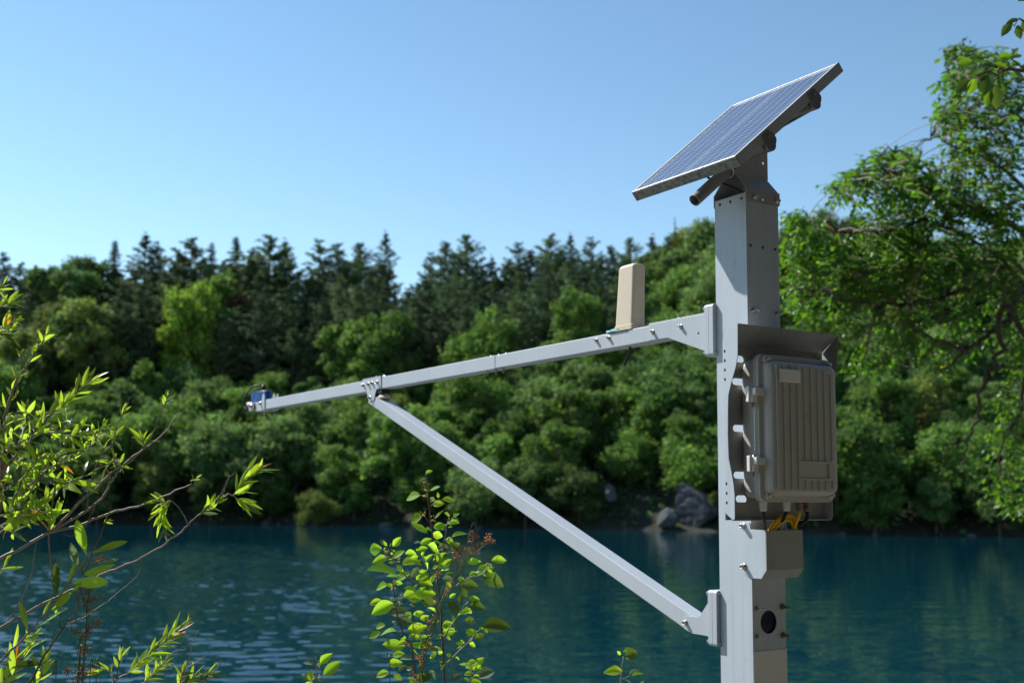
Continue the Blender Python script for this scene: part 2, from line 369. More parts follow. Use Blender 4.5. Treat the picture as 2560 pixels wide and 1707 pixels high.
# ------------------------------------------------------------------ far woods
def quad_cloud(C, Nn, S, asp=0.75, jit=0.6, rng=RNG):
    """one small four-cornered leaf clump at each centre C, facing roughly along Nn, of size S"""
    n = len(C); Nn = Nn + rng.normal(0, jit, (n, 3)); Nn /= np.linalg.norm(Nn, axis=1, keepdims=True) + 1e-9
    r = rng.normal(0, 1, (n, 3)); A = np.cross(Nn, r); A /= np.linalg.norm(A, axis=1, keepdims=True) + 1e-9
    B = np.cross(Nn, A); S = np.asarray(S)[:, None]
    a = A * S; b = B * S * asp
    k = rng.uniform(0.6, 1.1, (n, 4, 1))
    V = np.stack([C - a * k[:, 0] , C - b * k[:, 1] + a * 0.1, C + a * k[:, 2], C + b * k[:, 3] - a * 0.1], 1).reshape(-1, 3)
    F = np.arange(4 * n).reshape(n, 4)
    return V, F

def crown_deciduous(seed, R=3.0, H=5.5, base=2.0, lobes=10, per=135, leaf=0.185):
    """boughs of several sizes, each carrying smaller tufts, so the outline is uneven with dark gaps between"""
    rg = np.random.default_rng(seed); Cs = []; Ns = []
    for i in range(lobes):
        ph = i * 2.4 + rg.uniform(-.5, .5); ct = -0.7 + 1.65 * (i + rg.uniform(0, 1)) / lobes; ct = min(ct, 0.97); st = math.sqrt(1 - ct * ct)
        rr = rg.uniform(0.45, 0.85)
        c = np.array([st * math.cos(ph) * R * rr, st * math.sin(ph) * R * rr, base + H * 0.45 + ct * H * 0.5 * rg.uniform(.8, 1.15)])
        lr = rg.uniform(0.30, 0.52) * R
        for k in range(8):
            d = rg.normal(0, 1, 3); d = d + np.array([0.5 * st * math.cos(ph), 0.5 * st * math.sin(ph), 0.45]); d /= np.linalg.norm(d)
            c2 = c + d * lr * rg.uniform(0.55, 1.05) * np.array([1, 1, 0.85]); r2 = lr * rg.uniform(0.28, 0.55)
            m = int(per * rg.uniform(.6, 1.3))
            q = rg.normal(0, 1, (m, 3)); q[:, 2] = q[:, 2] * 0.8 + 0.35; q /= np.linalg.norm(q, axis=1, keepdims=True)
            Cs.append(c2 + q * r2 * np.clip(rg.gamma(6, 1 / 6, (m, 1)), .2, 1.6) * np.array([1.15, 1.15, 0.95])); Ns.append(q)
    C = np.concatenate(Cs); Nn = np.concatenate(Ns)
    S = leaf * rg.uniform(0.5, 1.3, len(C))
    V, F = quad_cloud(C, Nn, S, 0.7, 0.6, rg)
    return mesh_np('crown', V, F, rg.uniform(0, 1, len(F)))

def crown_pine(seed, H=15.0, R=3.1, bare=0.22, spire=False, leaf=0.23):
    rg = np.random.default_rng(seed); Cs = []; Ns = []; Ss = []; LV = []
    z = H * bare
    while z < H * 0.985:
        t = (z - H * bare) / (H * (1 - bare))
        if spire: rr = R * (1 - t) ** 0.95 * rg.uniform(0.75, 1.1) + 0.06
        else: rr = R * (1 - t ** 1.7) ** 0.9 * (0.75 if t < 0.15 else 1) * rg.uniform(.85, 1.1) + 0.15
        nb = rg.integers(6, 9)
        ph0 = rg.uniform(0, 6.28)
        for b in range(nb):
            if rg.uniform() < 0.13: continue
            ph = ph0 + b * 2 * PI / nb + rg.normal(0, 0.3); L = rr * rg.uniform(0.45, 1.15); zz = z + (rg.normal(0, 0.38) if not spire else 0)
            dr = np.array([math.cos(ph), math.sin(ph), 0]); up = rg.uniform(0.0, 0.55) if not spire else rg.uniform(-0.45, -0.1)
            LV.append((np.array([0, 0, zz]), np.array([0, 0, zz]) + dr * L * 0.85 + np.array([0, 0, up * L * 0.8])))
            m = max(3, int(L / 0.36))
            for k in range(m):
                f = (k + 0.6) / m
                if f < 0.25 and L > 1: continue
                c = np.array([0, 0, zz]) + dr * L * f + np.array([0, 0, up * L * f + (0.25 * f * f * L if not spire else 0)])
                nn = 15 if not spire else 15
                sp_ = (0.46 if not spire else 0.34) * (0.75 + 0.4 * rg.uniform()) * min(1.0, 0.32 + 0.28 * L)
                d = rg.normal(0, 1, (nn, 3)); d /= np.linalg.norm(d, axis=1, keepdims=True)
                Cs.append(c + d * sp_ * np.array([1, 1, 0.42]) * rg.uniform(0.3, 1.15, (nn, 1))); Ns.append(d + np.array([0, 0, 0.5])); Ss.append(leaf * min(1.0, 0.55 + 0.2 * L) * rg.uniform(0.6, 1.3, nn))
        z += (0.95 - 0.45 * t if not spire else 0.55 - 0.2 * t) * rg.uniform(0.75, 1.3)
    C = np.concatenate(Cs); Nn = np.concatenate(Ns); S = np.concatenate(Ss)
    V, F = quad_cloud(C, Nn, S, 0.5, 0.8, rg)
    crown = mesh_np('crown', V, F, rg.uniform(0, 1, len(F)))
    mb = MB(); mb.tube([(0, 0, -1.5), (0.05, 0, H * 0.4), (0, 0.04, H * 0.8), (0, 0, H)], [0.19, 0.14, 0.07, 0.02], 6)
    for a, b in LV: mb.tube([a, b], [0.035, 0.012], 3, caps=False)
    return crown, mb.mesh('trunk')

def trunk_deciduous(seed, H=5.5, base=2.0, R=3):
    rg = random.Random(seed); mb = MB()
    mb.tube([(0, 0, -1.5), (0.05, 0, base), (0.1 * rg.uniform(-1, 1), 0.1, base + H * 0.5), (0, 0, base + H * 0.85)], [0.17, 0.13, 0.07, 0.02], 6)
    for i in range(7):
        a = rg.uniform(0, 6.28); z = base + H * rg.uniform(0, 0.45)
        mb.tube([(0, 0, z), (math.cos(a) * R * 0.4, math.sin(a) * R * 0.4, z + H * 0.2), (math.cos(a) * R * 0.75, math.sin(a) * R * 0.75, z + H * 0.3)], [0.07, 0.045, 0.015], 4, caps=False)
    return mb.mesh('trunk')

DEC = [(crown_deciduous(10 + i, R=r, H=h, base=b, lobes=l), trunk_deciduous(10 + i, h, b, r), b + h) for i, (r, h, b, l) in
       enumerate([(3.2, 6.0, 1.2, 11), (2.6, 7.0, 1.0, 11), (3.6, 5.4, 1.1, 12), (2.4, 5.6, 0.8, 9), (3.1, 7.2, 1.3, 12)])]
PIN = [crown_pine(30, 15, 3.9, 0.12) + (15,), crown_pine(31, 16, 3.3, 0.15) + (16,), crown_pine(32, 14, 4.2, 0.12) + (14,), crown_pine(33, 17, 3.2, 0.2) + (17,)]
SPR = [crown_pine(40, 14, 3.0, 0.05, True) + (14,), crown_pine(41, 16, 2.7, 0.05, True) + (16,)]

def fol(name, c, t, tr=0.42, var=0.34): return leafmat(name, c, tuple(x * 1.1 for x in c), t, tr, var, 0.6, attr='shade', spec=0.2)
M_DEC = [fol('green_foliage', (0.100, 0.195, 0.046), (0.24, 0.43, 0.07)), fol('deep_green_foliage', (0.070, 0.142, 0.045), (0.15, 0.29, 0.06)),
         fol('mid_green_foliage', (0.112, 0.195, 0.066), (0.24, 0.39, 0.09)), fol('olive_foliage', (0.125, 0.180, 0.048), (0.25, 0.34, 0.06))]
M_BRIGHT = fol('yellow_green_foliage', (0.115, 0.205, 0.032), (0.24, 0.40, 0.035), 0.4); M_FRESH = fol('fresh_green_foliage', (0.098, 0.19, 0.045), (0.20, 0.37, 0.05), 0.4)
M_PINE = [fol('pine_needles', (0.080, 0.138, 0.066), (0.14, 0.23, 0.07), 0.28), fol('dark_pine_needles', (0.064, 0.114, 0.062), (0.11, 0.19, 0.06), 0.25)]
M_SHADE_TREES = fol('brownish_green_foliage', (0.066, 0.070, 0.050), (0.08, 0.085, 0.04), 0.2)
M_BROWNPINE = fol('withered_needles', (0.11, 0.060, 0.035), (0.1, 0.05, 0.02), 0.15)

def place_tree(kind, proto, x, y, scale, mat, label, group, rz=None, sxy=1.0, z=None):
    z = float(hill(x, y)) if z is None else z
    r = empty(kind, (x, y, z), rz if rz is not None else random.uniform(0, 6.28), label, 'tree', group)
    b = Matrix.Diagonal((scale * sxy, scale * sxy, scale, 1))
    link('trunk', proto[1], M_BARK, r, b); link('crown', proto[0], mat, r, b)
    return r

def zone(x, y, z):
    q = np.array([x, y, z]) - CAMP; u = 1280 + FPX * (q @ CR) / (q @ F0)
    return ('off to the left of the view' if u < -20 else 'at the far left, behind the willow' if u < 330 else 'left of the arm tip' if u < 620 else 'behind the outer arm' if u < 960 else 'behind the brace' if u < 1330 else 'left of the antenna housing' if u < 1540
            else 'between antenna housing and post' if u < 1790 else 'behind the post' if u < 1960 else 'just right of the cabinet' if u < 2180 else 'behind the right-hand boughs' if u < 2580 else 'off to the right of the view')
HUE = {}
def slope_label(kind, x, y, z, s, mat):
    return '%s %s %s, %s' % (HUE.get(mat.name, 'dark'), kind, 'overhanging the waterline' if s < 3 else 'low on the far slope' if s < 12 else 'halfway up the far slope' if s < 27 else 'high on the far slope' if s < 47 else 'near the ridge', zone(x, y, z))
HUE.update({'green_foliage': 'green', 'deep_green_foliage': 'deep green', 'mid_green_foliage': 'soft green', 'olive_foliage': 'olive', 'fresh_green_foliage': 'fresh green', 'pine_needles': 'dark green', 'dark_pine_needles': 'blackish green'})
ORD = ['first', 'second', 'third', 'fourth', 'fifth', 'sixth', 'seventh', 'eighth', 'ninth', 'tenth', 'eleventh', 'twelfth', 'thirteenth', 'fourteenth', 'fifteenth', 'sixteenth', 'seventeenth', 'eighteenth', 'nineteenth', 'twentieth', 'twenty-first', 'twenty-second', 'twenty-third', 'twenty-fourth', 'twenty-fifth', 'twenty-sixth', 'twenty-seventh', 'twenty-eighth', 'twenty-ninth', 'thirtieth', 'thirty-first', 'thirty-second']
K = 2560 / 2352
def top_tree(kind, proto, dx, dy, s, mat, label, group, sxy=1.0, rz=None):
    """tree whose top stands at photo place (dx, dy) at s metres behind the shore"""
    d = 190.0
    for _ in range(6):
        P = PX(dx * K, dy * K, d); d += (float(shore(P[0])) + s) - P[1]
    z = float(hill(P[0], P[1]))
    if label is None: label = slope_label('broadleaf tree' if 'leaf' in kind else 'pine', P[0], P[1], z, s, mat)
    return place_tree(kind, proto, P[0], P[1], max(0.35, (P[2] - z) / proto[2]), mat, label, group, rz, sxy, z)

SKY_T = [(-60, 585, 'p'), (10, 578, 'p'), (48, 604, 'p'), (110, 618, 'd'), (165, 618, 'd'), (215, 612, 'd'), (265, 550, 's'), (335, 541, 'P'), (362, 556, 'p'), (412, 580, 'p'), (441, 546, 'p'), (487, 556, 's'), (543, 541, 's'), (581, 566, 's'), (622, 541, 'P'), (655, 556, 'p'),
         (735, 551, 'p'), (777, 556, 'p'), (828, 558, 'p'), (886, 537, 'p'), (990, 580, 'p'), (1022, 552, 'p'), (1072, 539, 'p'), (1130, 592, 'p'), (1192, 558, 'p'), (1220, 572, 'p'), (1266, 538, 'p'), (1310, 541, 'p'), (1356, 545, 'p'), (1402, 562, 'p'), (1448, 546, 'p'), (1498, 545, 'p')]
for i, (dx, dy, k) in enumerate(SKY_T):
    s = 58 + random.uniform(-5, 8)
    lab = {'s': 'pointed dark spruce', 'd': 'rounded green broadleaf tree', 'p': 'dark ragged pine', 'P': 'broad dark pine'}[k]
    lab = '%s on the ridge, %s tree from the left along the skyline' % (lab, ORD[i])
    if k == 's': top_tree('spruce_tree', SPR[i % 2], dx, dy, s, M_PINE[1], lab, 'trees along the skyline', 1.7)
    elif k == 'd': top_tree('broadleaf_tree', DEC[i % 5], dx, dy, s - 8, M_DEC[1], lab, 'trees along the skyline', 0.85)
    else: top_tree('pine_tree', PIN[i % 4], dx, dy, s, M_PINE[i % 2], lab, 'trees along the skyline', (1.4 if k == 'P' else 1.12) * random.uniform(.9, 1.15))
RIGHT_T = [(1550, 497, 's', 0.45), (1535, 540, 'p', 0.9), (1580, 528, 'd', .9), (1620, 530, 'd', .9), (1690, 525, 'd', 1), (1760, 530, 'p', 1), (1830, 540, 'd', 1), (1905, 496, 'd', 0.9), (1985, 530, 'd', 1), (2080, 540, 'd', 1), (2190, 560, 'd', 1), (2300, 560, 'd', 1), (2400, 560, 'd', 1)]
for i, (dx, dy, k, sx) in enumerate(RIGHT_T):
    lab = '%s on the ridge %s' % ({'s': 'thin pale pointed treetop rising', 'p': 'dark pine', 'd': 'soft olive broadleaf tree'}[k],
        ['just left of the post top', 'beside the thin pointed treetop', 'left of the post', 'touching the left edge of the post', 'hidden behind the post', 'behind the post shoulder', 'right behind the post', 'showing against the sky right of the post', 'behind the leafy boughs', 'behind the bough tips', 'behind the right-hand leaves', 'near the right edge', 'at the right edge'][i])
    pr = {'s': SPR[1], 'p': PIN[1], 'd': DEC[(0, 4, 1)[i % 3]]}[k]
    top_tree({'s': 'spruce_tree', 'p': 'pine_tree', 'd': 'broadleaf_tree'}[k], pr, dx, dy, 55 + (i % 3) * 4, {'s': M_DEC[3], 'p': M_PINE[0], 'd': M_DEC[(3, 2)[i % 2]]}[k], lab, 'trees along the skyline', sx)

# pines filling the upper slope below the skyline
MX = [-100, 0, 200, 300, 450, 650, 690, 740, 850, 940, 1000, 1100, 1200, 1300, 1500, 1650, 1900, 2500]
MY = [615, 612, 618, 592, 588, 585, 632, 592, 590, 628, 592, 602, 585, 572, 562, 548, 545, 550]
n = 0
for row, (s, add) in enumerate([(33, 90), (39, 60), (45, 35), (51, 20), (58, 8), (66, 0), (75, -2)]):
    dx = -90 + row * 13
    while dx < 2460:
        x_ = dx + random.uniform(-10, 10); dy = interp(x_, MX, MY) + add + random.uniform(-4, 58)
        if s < 44 and (390 < x_ < 480 or 1290 < x_ < 1370): dx += 40; continue
        if x_ < 1500 or s > 44:
            leafy_ = x_ > 1480 and random.random() < .75 or (x_ < 230 and 90 < x_ and random.random() < .5)
            brown = (s == 45 and abs(x_ - 520) < 20)
            if leafy_: top_tree('broadleaf_tree', DEC[n % 5], x_, dy + 10, s, M_DEC[(2, 3, 0, 1)[n % 4]], None, 'broadleaf trees on the far slope', 0.8)
            else: top_tree('pine_tree', PIN[n % 4], x_, dy, s, M_BROWNPINE if brown else M_PINE[n % 2],
                       None if not brown else 'withered reddish brown pine in the band below the ridge', 'pines on the upper slope', random.uniform(1.0, 1.4))
            n += 1
        dx += random.uniform(52, 78) if s < 60 else random.uniform(58, 90)
# broadleaf trees on the lower slope
n = 0
for row, s in enumerate([-0.2, 4, 9, 14, 19, 24, 29, 35, 42, 48, 54, 61]):
    x = (-88 if s < 47 else 14) + (row % 2) * 2
    while x < 92:
        xx = x + random.uniform(-1.2, 1.2); yy = float(shore(xx)) + s + random.uniform(-1.8, 1.8)
        if s < 6 and 9 < xx < 21.5: x += 3; continue
        if s < 26 or (s < 33 and (xx > 4 or math.sin(xx * 0.23) > 0.1)) or xx > 20:
            sc = random.uniform(0.85, 1.55) * (0.72 if s < 3 else 1.0)
            hue = random.random()
            mt = M_DEC[0] if hue < 0.3 else M_DEC[1] if hue < 0.5 else M_DEC[2] if hue < 0.78 else M_FRESH if hue < 0.9 else M_DEC[3]
            place_tree('broadleaf_tree', DEC[random.randrange(5)], xx, yy, sc, mt, slope_label('broadleaf tree', xx, yy, float(hill(xx, yy)), s, mt), 'broadleaf trees on the far slope', sxy=random.uniform(0.9, 1.25))
            n += 1
        x += random.uniform(4.8, 8.2)
for (dx, dy, s, pr, sxy, lab) in [(432, 655, 34, 1, 0.7, 'bright yellow-green tree glowing in front of the dark pines'), (500, 640, 45, 3, 0.8, 'small light green tree right of the bright yellow-green one'),
        (1330, 675, 30, 1, 0.8, 'bright green pointed tree left of the cream antenna housing'), (880, 738, 32, 0, 0.9, 'light green rounded tree below the tallest pine'), (1115, 750, 32, 2, 0.8, 'light green low tree above the middle of the arm'),
        (800, 745, 32, 3, 0.9, 'pale green tree above the brace bracket'), (1440, 900, 15, 3, 0.9, 'lit green tree under the arm left of the post'), (1110, 860, 18, 2, 1, 'lit green rounded tree under the arm'), (1290, 1060, 5, 3, 1.0, 'bright low tree right of the diagonal brace near the water')]:
    top_tree('broadleaf_tree', DEC[pr], dx, dy, s, M_BRIGHT if dx < 440 else M_FRESH, lab, None, sxy)

# undergrowth that closes the gaps between the trunks
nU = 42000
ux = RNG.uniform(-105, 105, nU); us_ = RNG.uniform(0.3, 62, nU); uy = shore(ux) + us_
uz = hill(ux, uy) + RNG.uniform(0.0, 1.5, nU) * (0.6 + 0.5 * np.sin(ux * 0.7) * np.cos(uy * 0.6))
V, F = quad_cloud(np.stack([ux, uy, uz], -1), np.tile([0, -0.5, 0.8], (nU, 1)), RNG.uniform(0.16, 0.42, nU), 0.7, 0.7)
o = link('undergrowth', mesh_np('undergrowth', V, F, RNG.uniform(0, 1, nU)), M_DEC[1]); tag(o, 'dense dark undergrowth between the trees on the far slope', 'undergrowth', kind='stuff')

# rocks at the far shore
M_ROCK = paint('grey_limestone', (0.085, 0.09, 0.10), 0.85, 0.35, 0.8, bump=0.8, bscale=6, dirt=(0.07, 0.075, 0.06), dirt_amt=0.5, dscale=1.4)
def rock_mesh(seed, sub=4, rough=0.16):
    bm = bmesh.new(); bmesh.ops.create_icosphere(bm, subdivisions=sub, radius=1.0); rg = random.Random(seed)
    pl = [(Vector((rg.gauss(0, 1), rg.gauss(0, 1), rg.gauss(0, 1))).normalized(), rg.uniform(0.42, 0.9)) for _ in range(26)]
    for v in bm.verts:
        for nrm, dd in pl:
            k = v.co.dot(nrm)
            if k > dd: v.co -= nrm * (k - dd)
        v.co *= 1 + rough * 0.25 * rg.uniform(-1, 1)
    me = bpy.data.meshes.new('rock'); bm.to_mesh(me); bm.free(); return me
ROCKS = [rock_mesh(i) for i in range(4)]
def put_rock(name, dx, dy, s, size, label, group, sq=(1, 0.7, 0.7), i=0):
    d = 140.0
    for _ in range(6):
        P = PX(dx * K, dy * K, d); d += float(shore(P[0])) + s - P[1]
    o = link(name, ROCKS[i % 4], M_ROCK)
    o.location = tuple(P); o.scale = (size * sq[0], size * sq[1], size * sq[2]); o.rotation_euler = (random.uniform(-.3, .3), random.uniform(-.3, .3), random.uniform(0, 6))
    return tag(o, label, 'rock', group)
put_rock('rock_outcrop', 1600, 1168, 1.2, 3.6, 'grey limestone face at the water just left of the post', None, (1.1, 0.8, 1.0), 0)
put_rock('rock_outcrop', 1530, 1192, 0.4, 1.9, 'lower grey rock left of the limestone face', None, (1.1, .8, .7), 1)
put_rock('rock_outcrop', 1400, 1135, 1.6, 1.3, 'small grey rock face among leaves left of the limestone face', None, (1, .8, 1.2), 2)
for i, (dx, dy, sz) in enumerate([(612, 1200, .8), (640, 1203, .6), (885, 1206, 1.1), (905, 1210, .5), (1490, 1218, .45), (1300, 1214, .4), (1100, 1211, .5), (760, 1206, .4), (450, 1203, .5), (330, 1204, .4), (1935, 1226, .5), (2010, 1227, .6), (2060, 1229, .5), (2160, 1229, .6), (2230, 1229, .5), (1700, 1222, .5), (200, 1203, .5)]):
    put_rock('shore_rock', dx, dy, -0.3, sz, 'small pale rock at the far waterline, ' + zone(*PX(dx * K, dy * K, 140)), 'pale rocks along the far waterline', (1.5, 0.8, 0.5), i)

# ------------------------------------------------------------------ the gauging station: u along E, v along D (away), z up
TH = 0.57113
AX = np.array([0.79881, 3.83620, 0.0])
EE = np.array([math.cos(TH), math.sin(TH), 0]); DD = np.array([-math.sin(TH), math.cos(TH), 0])
GZ = 1.75
def st(u, v, z): return AX + EE * u + DD * v + np.array([0, 0, z])
def thing(name, at, label, cat, group=None):
    o = empty(name, st(*at), TH, label, cat, group); o['_at'] = at; return o
def part(name, mb, mat, root, bevel=0.0, smooth=False, parent=None):
    a = root['_at']; o = link(name, mb.mesh(name, smooth) if isinstance(mb, MB) else mb, mat, parent or root)
    if parent is None: o.matrix_basis = Matrix.Translation((-a[0], -a[1], -a[2]))
    if bevel:
        md = o.modifiers.new('bevel', 'BEVEL'); md.width = bevel; md.segments = 2; md.limit_method = 'ANGLE'; md.angle_limit = math.radians(40)
    return o
def rotz_to(d):
    return Vector(d).normalized().to_track_quat('Z', 'Y').to_matrix().to_4x4()
_m = {}
def bolt_mesh(kind):
    if kind in _m: return _m[kind]
    mb = MB()
    if kind == 'cap':      # socket cap screw with washer, along +z from the surface
        mb.lathe([(.0090, 0), (.0090, .0016), (.0088, .0017), (.0066, .0018), (.0066, .0105), (.0058, .0118), (.0034, .0118), (.0034, .0070), (.0001, .0070)], 16)
    elif kind == 'nut':    # hexagon nut on a thread end
        mb.lathe([(.0105, 0), (.0105, .0018), (.0001, .0018)], 16)
        mb.lathe([(.0084, .0018), (.0088, .0028), (.0088, .0085), (.0080, .0095), (.0001, .0095)], 6)
        prof = [(.0048, .0090)]
        for k in range(12): prof += [(.0048 if k % 2 else .0042, .0095 + k * .0018)]
        mb.lathe(prof + [(.0030, .0320), (.0001, .0320)], 10)
    elif kind == 'small':
        mb.lathe([(.0060, 0), (.0060, .0012), (.0046, .0013), (.0046, .0075), (.0040, .0085), (.0001, .0085)], 12)
    elif kind == 'hang':   # thread end with nut hanging down
        mb.lathe([(.0070, 0), (.0070, .0012), (.0062, .0013), (.0062, .0060), (.0038, .0062), (.0038, .0190), (.0001, .0190)], 6)
    me = mb.mesh('bolt', kind in ('cap', 'small')); _m[kind] = me
    return me
def bolt(root, kind, at, d, mat=None, scale=1.0, name='bolt'):
    a = root['_at']
    return link(name, bolt_mesh(kind), mat or M_STEEL, root, Matrix.Translation((at[0] - a[0], at[1] - a[1], at[2] - a[2])) @ rotz_to(d) @ Matrix.Scale(scale, 4))

H2 = 0.075
fnL = lambda a, b, c: (c, a, b)          # sheet in the plane u = c: a = v, b = z
fnR = lambda a, b, c: (a, c, b)          # sheet in the plane v = c: a = u, b = z
# post: four walls of a square tube with drilled holes
post = thing('gauge_post', (0, 0, GZ), 'tall square pale grey metal post carrying the arm, cabinet and solar panel', 'post')
W0 = MB(); ZT = 4.520
W0.plate([(-H2, GZ), (H2, GZ), (H2, ZT), (-H2, ZT)], [circle(.0492, 4.5035, .006), circle(-.0015, 4.5035, .006), circle(-.055, 4.5035, .006)], -H2, -H2 + .004, fnL)
W0.plate([(-H2 + .004, GZ), (H2 - .0001, GZ), (H2 - .0001, ZT), (-H2 + .004, ZT)], [circle(-.0557, 4.3425, .006), circle(.0011, 4.3425, .006), circle(.0577, 4.3425, .006), circle(.005, 4.5056, .0058), circle(-.003, 3.1066, .0368, 28, .0372)], -H2 + .0001, -H2 + .004, fnR)
W0.box(H2 - .004, H2, -H2, H2, GZ, ZT); W0.box(-H2 + .004, H2 - .004, H2 - .004, H2 - .0001, GZ, ZT)
part('tube', W0, M_POST, post)
part('lower_face_plate', MB().box(-H2 + .001, H2 - .0005, -H2 - .003, -H2 + .0, GZ + .02, 3.0175), M_LOWER_PLATE, post, 0.001)  # thin lighter plate over the lower right face of the post
wn = part('hole_insert', MB().lathe([(.0001, 0), (.0362, 0), (.0362, .003), (.0001, .0032)], 28, lambda x, y, h: (-.003 + x, -H2 + .012 - h, 3.1066 + y)), M_NAVY, post)  # dark blue disc added in the hole, standing in for the view through it
part('base_plate', MB().box(-.15, .15, -.15, .15, GZ - .05, GZ + .012), M_POST, post, 0.003)
for u, z in ((-.0509, 4.1212), (.0605, 4.1207)): bolt(post, 'nut', (u, -H2, z), (0, -1, 0))
for u, z in ((-.053, 3.151), (-.054, 3.063)): bolt(post, 'nut', (u, -H2, z), (0, -1, 0), M_STEEL)
for u, z in ((.0595, 3.153), (.0605, 3.0616)): bolt(post, 'nut', (u, -H2, z), (0, -1, 0), M_RUST)
bolt(post, 'small', (.066, -H2, 4.083), (0, -1, 0), M_POST, 0.9, 'plug')
for z in (3.965, 3.502): bolt(post, 'cap', (-.06, H2, z), (0, 1, 0), M_STEEL, 0.9)

# post head: folded tent bracket and upright cheeks that hold the pipe
T40 = math.radians(40.1); uB, vB, zB = -.25, -.2102, 4.5805
def pan(s, v, n): return (uB + s * math.cos(T40) - n * math.sin(T40), v, zB + s * math.sin(T40) + n * math.cos(T40))
head = thing('post_head_bracket', (0, 0, 4.52), 'folded dark grey bracket capping the post under the solar panel', 'bracket')
for sgn, nm in ((-1, 'near'), (1, 'far')):
    f = MB()
    f.plate([(-.0765, 4.4975), (-.064, 4.4905), (.074, 4.4905), (.0805, 4.4965), (.0805, 4.537), (-.0765, 4.537)], [circle(.005, 4.5056, .0058)] , sgn * .0752, sgn * .0786, fnR)
    part('flange', f, M_STAINED, head)
    a = MB()
    y0, y1, z0, z1 = sgn * .0786, sgn * .031, 4.5371, 4.5935
    a.add([(-.0765, y0, z0), (.0745, y0, z0), (.0695, y1, z1), (-.0715, y1, z1), (-.0765, y0 - sgn * .004, z0), (.0745, y0 - sgn * .004, z0), (.0695, y1 - sgn * .004, z1 - .001), (-.0715, y1 - sgn * .004, z1 - .001)],
          [(0, 1, 2, 3), (7, 6, 5, 4), (0, 4, 5, 1), (1, 5, 6, 2), (2, 6, 7, 3), (3, 7, 4, 0)])
    part('sloping_plate', a, M_STAINED, head)
    c = MB(); tp = lambda u: zB + (u - uB) * math.tan(T40) - .085
    c.plate([(-.072, 4.5936), (.0745, 4.5936), (.0745, tp(.0745)), (-.072, tp(-.072))], [circle(.055, 4.651, .0055)], sgn * .031, sgn * .027, fnR)
    part('cheek_plate', c, M_STAINED, head)
for u, z in ((-.0376, 4.509), (.066, 4.509)): bolt(head, 'cap', (u, -.0786, z), (0, -1, 0), M_STEEL, 1.1)
pm = MB(); pp = [pan(-.047, 0.004, -.085), pan(.52, 0.004, -.085)]
seg = 24; d_ = (Vector(pp[1]) - Vector(pp[0])).normalized(); a_ = d_.orthogonal().normalized(); b_ = d_.cross(a_)
rg = lambda q, r: [Vector(q) + (a_ * math.cos(2 * PI * k / seg) + b_ * math.sin(2 * PI * k / seg)) * r for k in range(seg)]
pm.add(rg(pp[0], .0205) + rg(pp[1], .0205) + rg(pp[0], .0178) + rg(pp[1], .0178),
       [(k, (k + 1) % seg, seg + (k + 1) % seg, seg + k) for k in range(seg)] + [(2 * seg + (k + 1) % seg, 2 * seg + k, 3 * seg + k, 3 * seg + (k + 1) % seg) for k in range(seg)] +
       [((k + 1) % seg, k, 2 * seg + k, 2 * seg + (k + 1) % seg) for k in range(seg)] + [(seg + k, seg + (k + 1) % seg, 3 * seg + (k + 1) % seg, 3 * seg + k) for k in range(seg)])
part('pipe', pm, M_PIPE, head)
ub = [pan(.150, .004 + .0255 * math.cos(t), -.085 - .0265 * math.sin(t)) for t in np.linspace(0, PI, 13)]
ub = [pan(.150, .0295, -.055)] + ub + [pan(.150, -.0215, -.055)]
part('u_bolt', MB().tube(ub, .0046, 10), M_STEEL, head, smooth=True)
cb = smooth_path([(-.075, .125, 4.66), (-.085, .100, 4.612), (-.078, .018, 4.567), (-.066, -.050, 4.526), (-.060, -.062, 4.49)], 6)
part('panel_lead', MB().tube(cb, .0042, 8), M_BLACK, head, smooth=True)

# solar panel
LP, WP, TP = .5204, .6414, .0365
sol = thing('solar_panel', (0, 0, 4.75), 'framed solar panel tilted to the left on top of the post', 'solar panel')
fm = lambda a, b, c: pan(a, b, c)
fw = .012
part('frame', MB().box(0, WP, vB, vB + fw, -TP + .0005, 0, fm).box(WP - fw, WP, vB + fw, vB + LP - fw, -TP + .0005, 0, fm).box(0, WP, vB + LP - fw, vB + LP, -TP + .0005, 0, fm), M_FRAME, sol, 0.0008)
part('lower_frame_rail', MB().box(.0012, fw, vB + fw, vB + LP - fw, -TP, 0, fm), M_FRAME, sol, 0.0008)
tag(part('lichen_crust', MB().box(-.0012, .001, vB - .0008, vB + LP + .0008, -TP - .0008, -.0035, fm), M_LICHEN, sol), 'lichen-covered lower edge of the panel frame')
part('backsheet', MB().box(fw + .0005, WP - fw - .0005, vB + fw + .0005, vB + LP - fw - .0005, -.0075, -.0040, fm), M_BACK, sol)
nr = 18; cs = (WP - 2 * fw - .020) / nr; cw = (LP - 2 * fw - .020 - .006) / 2
cell = MB().box(-cs / 2 + .0018, cs / 2 - .0018, -cw / 2, cw / 2, -.0004, .0004).mesh('cell')
rotp = Matrix(((math.cos(T40), 0, -math.sin(T40), 0), (0, 1, 0, 0), (math.sin(T40), 0, math.cos(T40), 0), (0, 0, 0, 1)))
for i in range(nr):
    for j in range(2):
        q = pan(fw + .010 + cs * (i + .5), vB + fw + .010 + cw / 2 + j * (cw + .006), -.0033); a = sol['_at']
        link('cell', cell, M_CELL, sol, Matrix.Translation((q[0] - a[0], q[1] - a[1], q[2] - a[2])) @ rotp)
part('centre_ribbon', MB().box(fw + .008, WP - fw - .008, vB + LP / 2 - .0016, vB + LP / 2 + .0016, -.0039, -.0026, fm), M_BACK, sol)
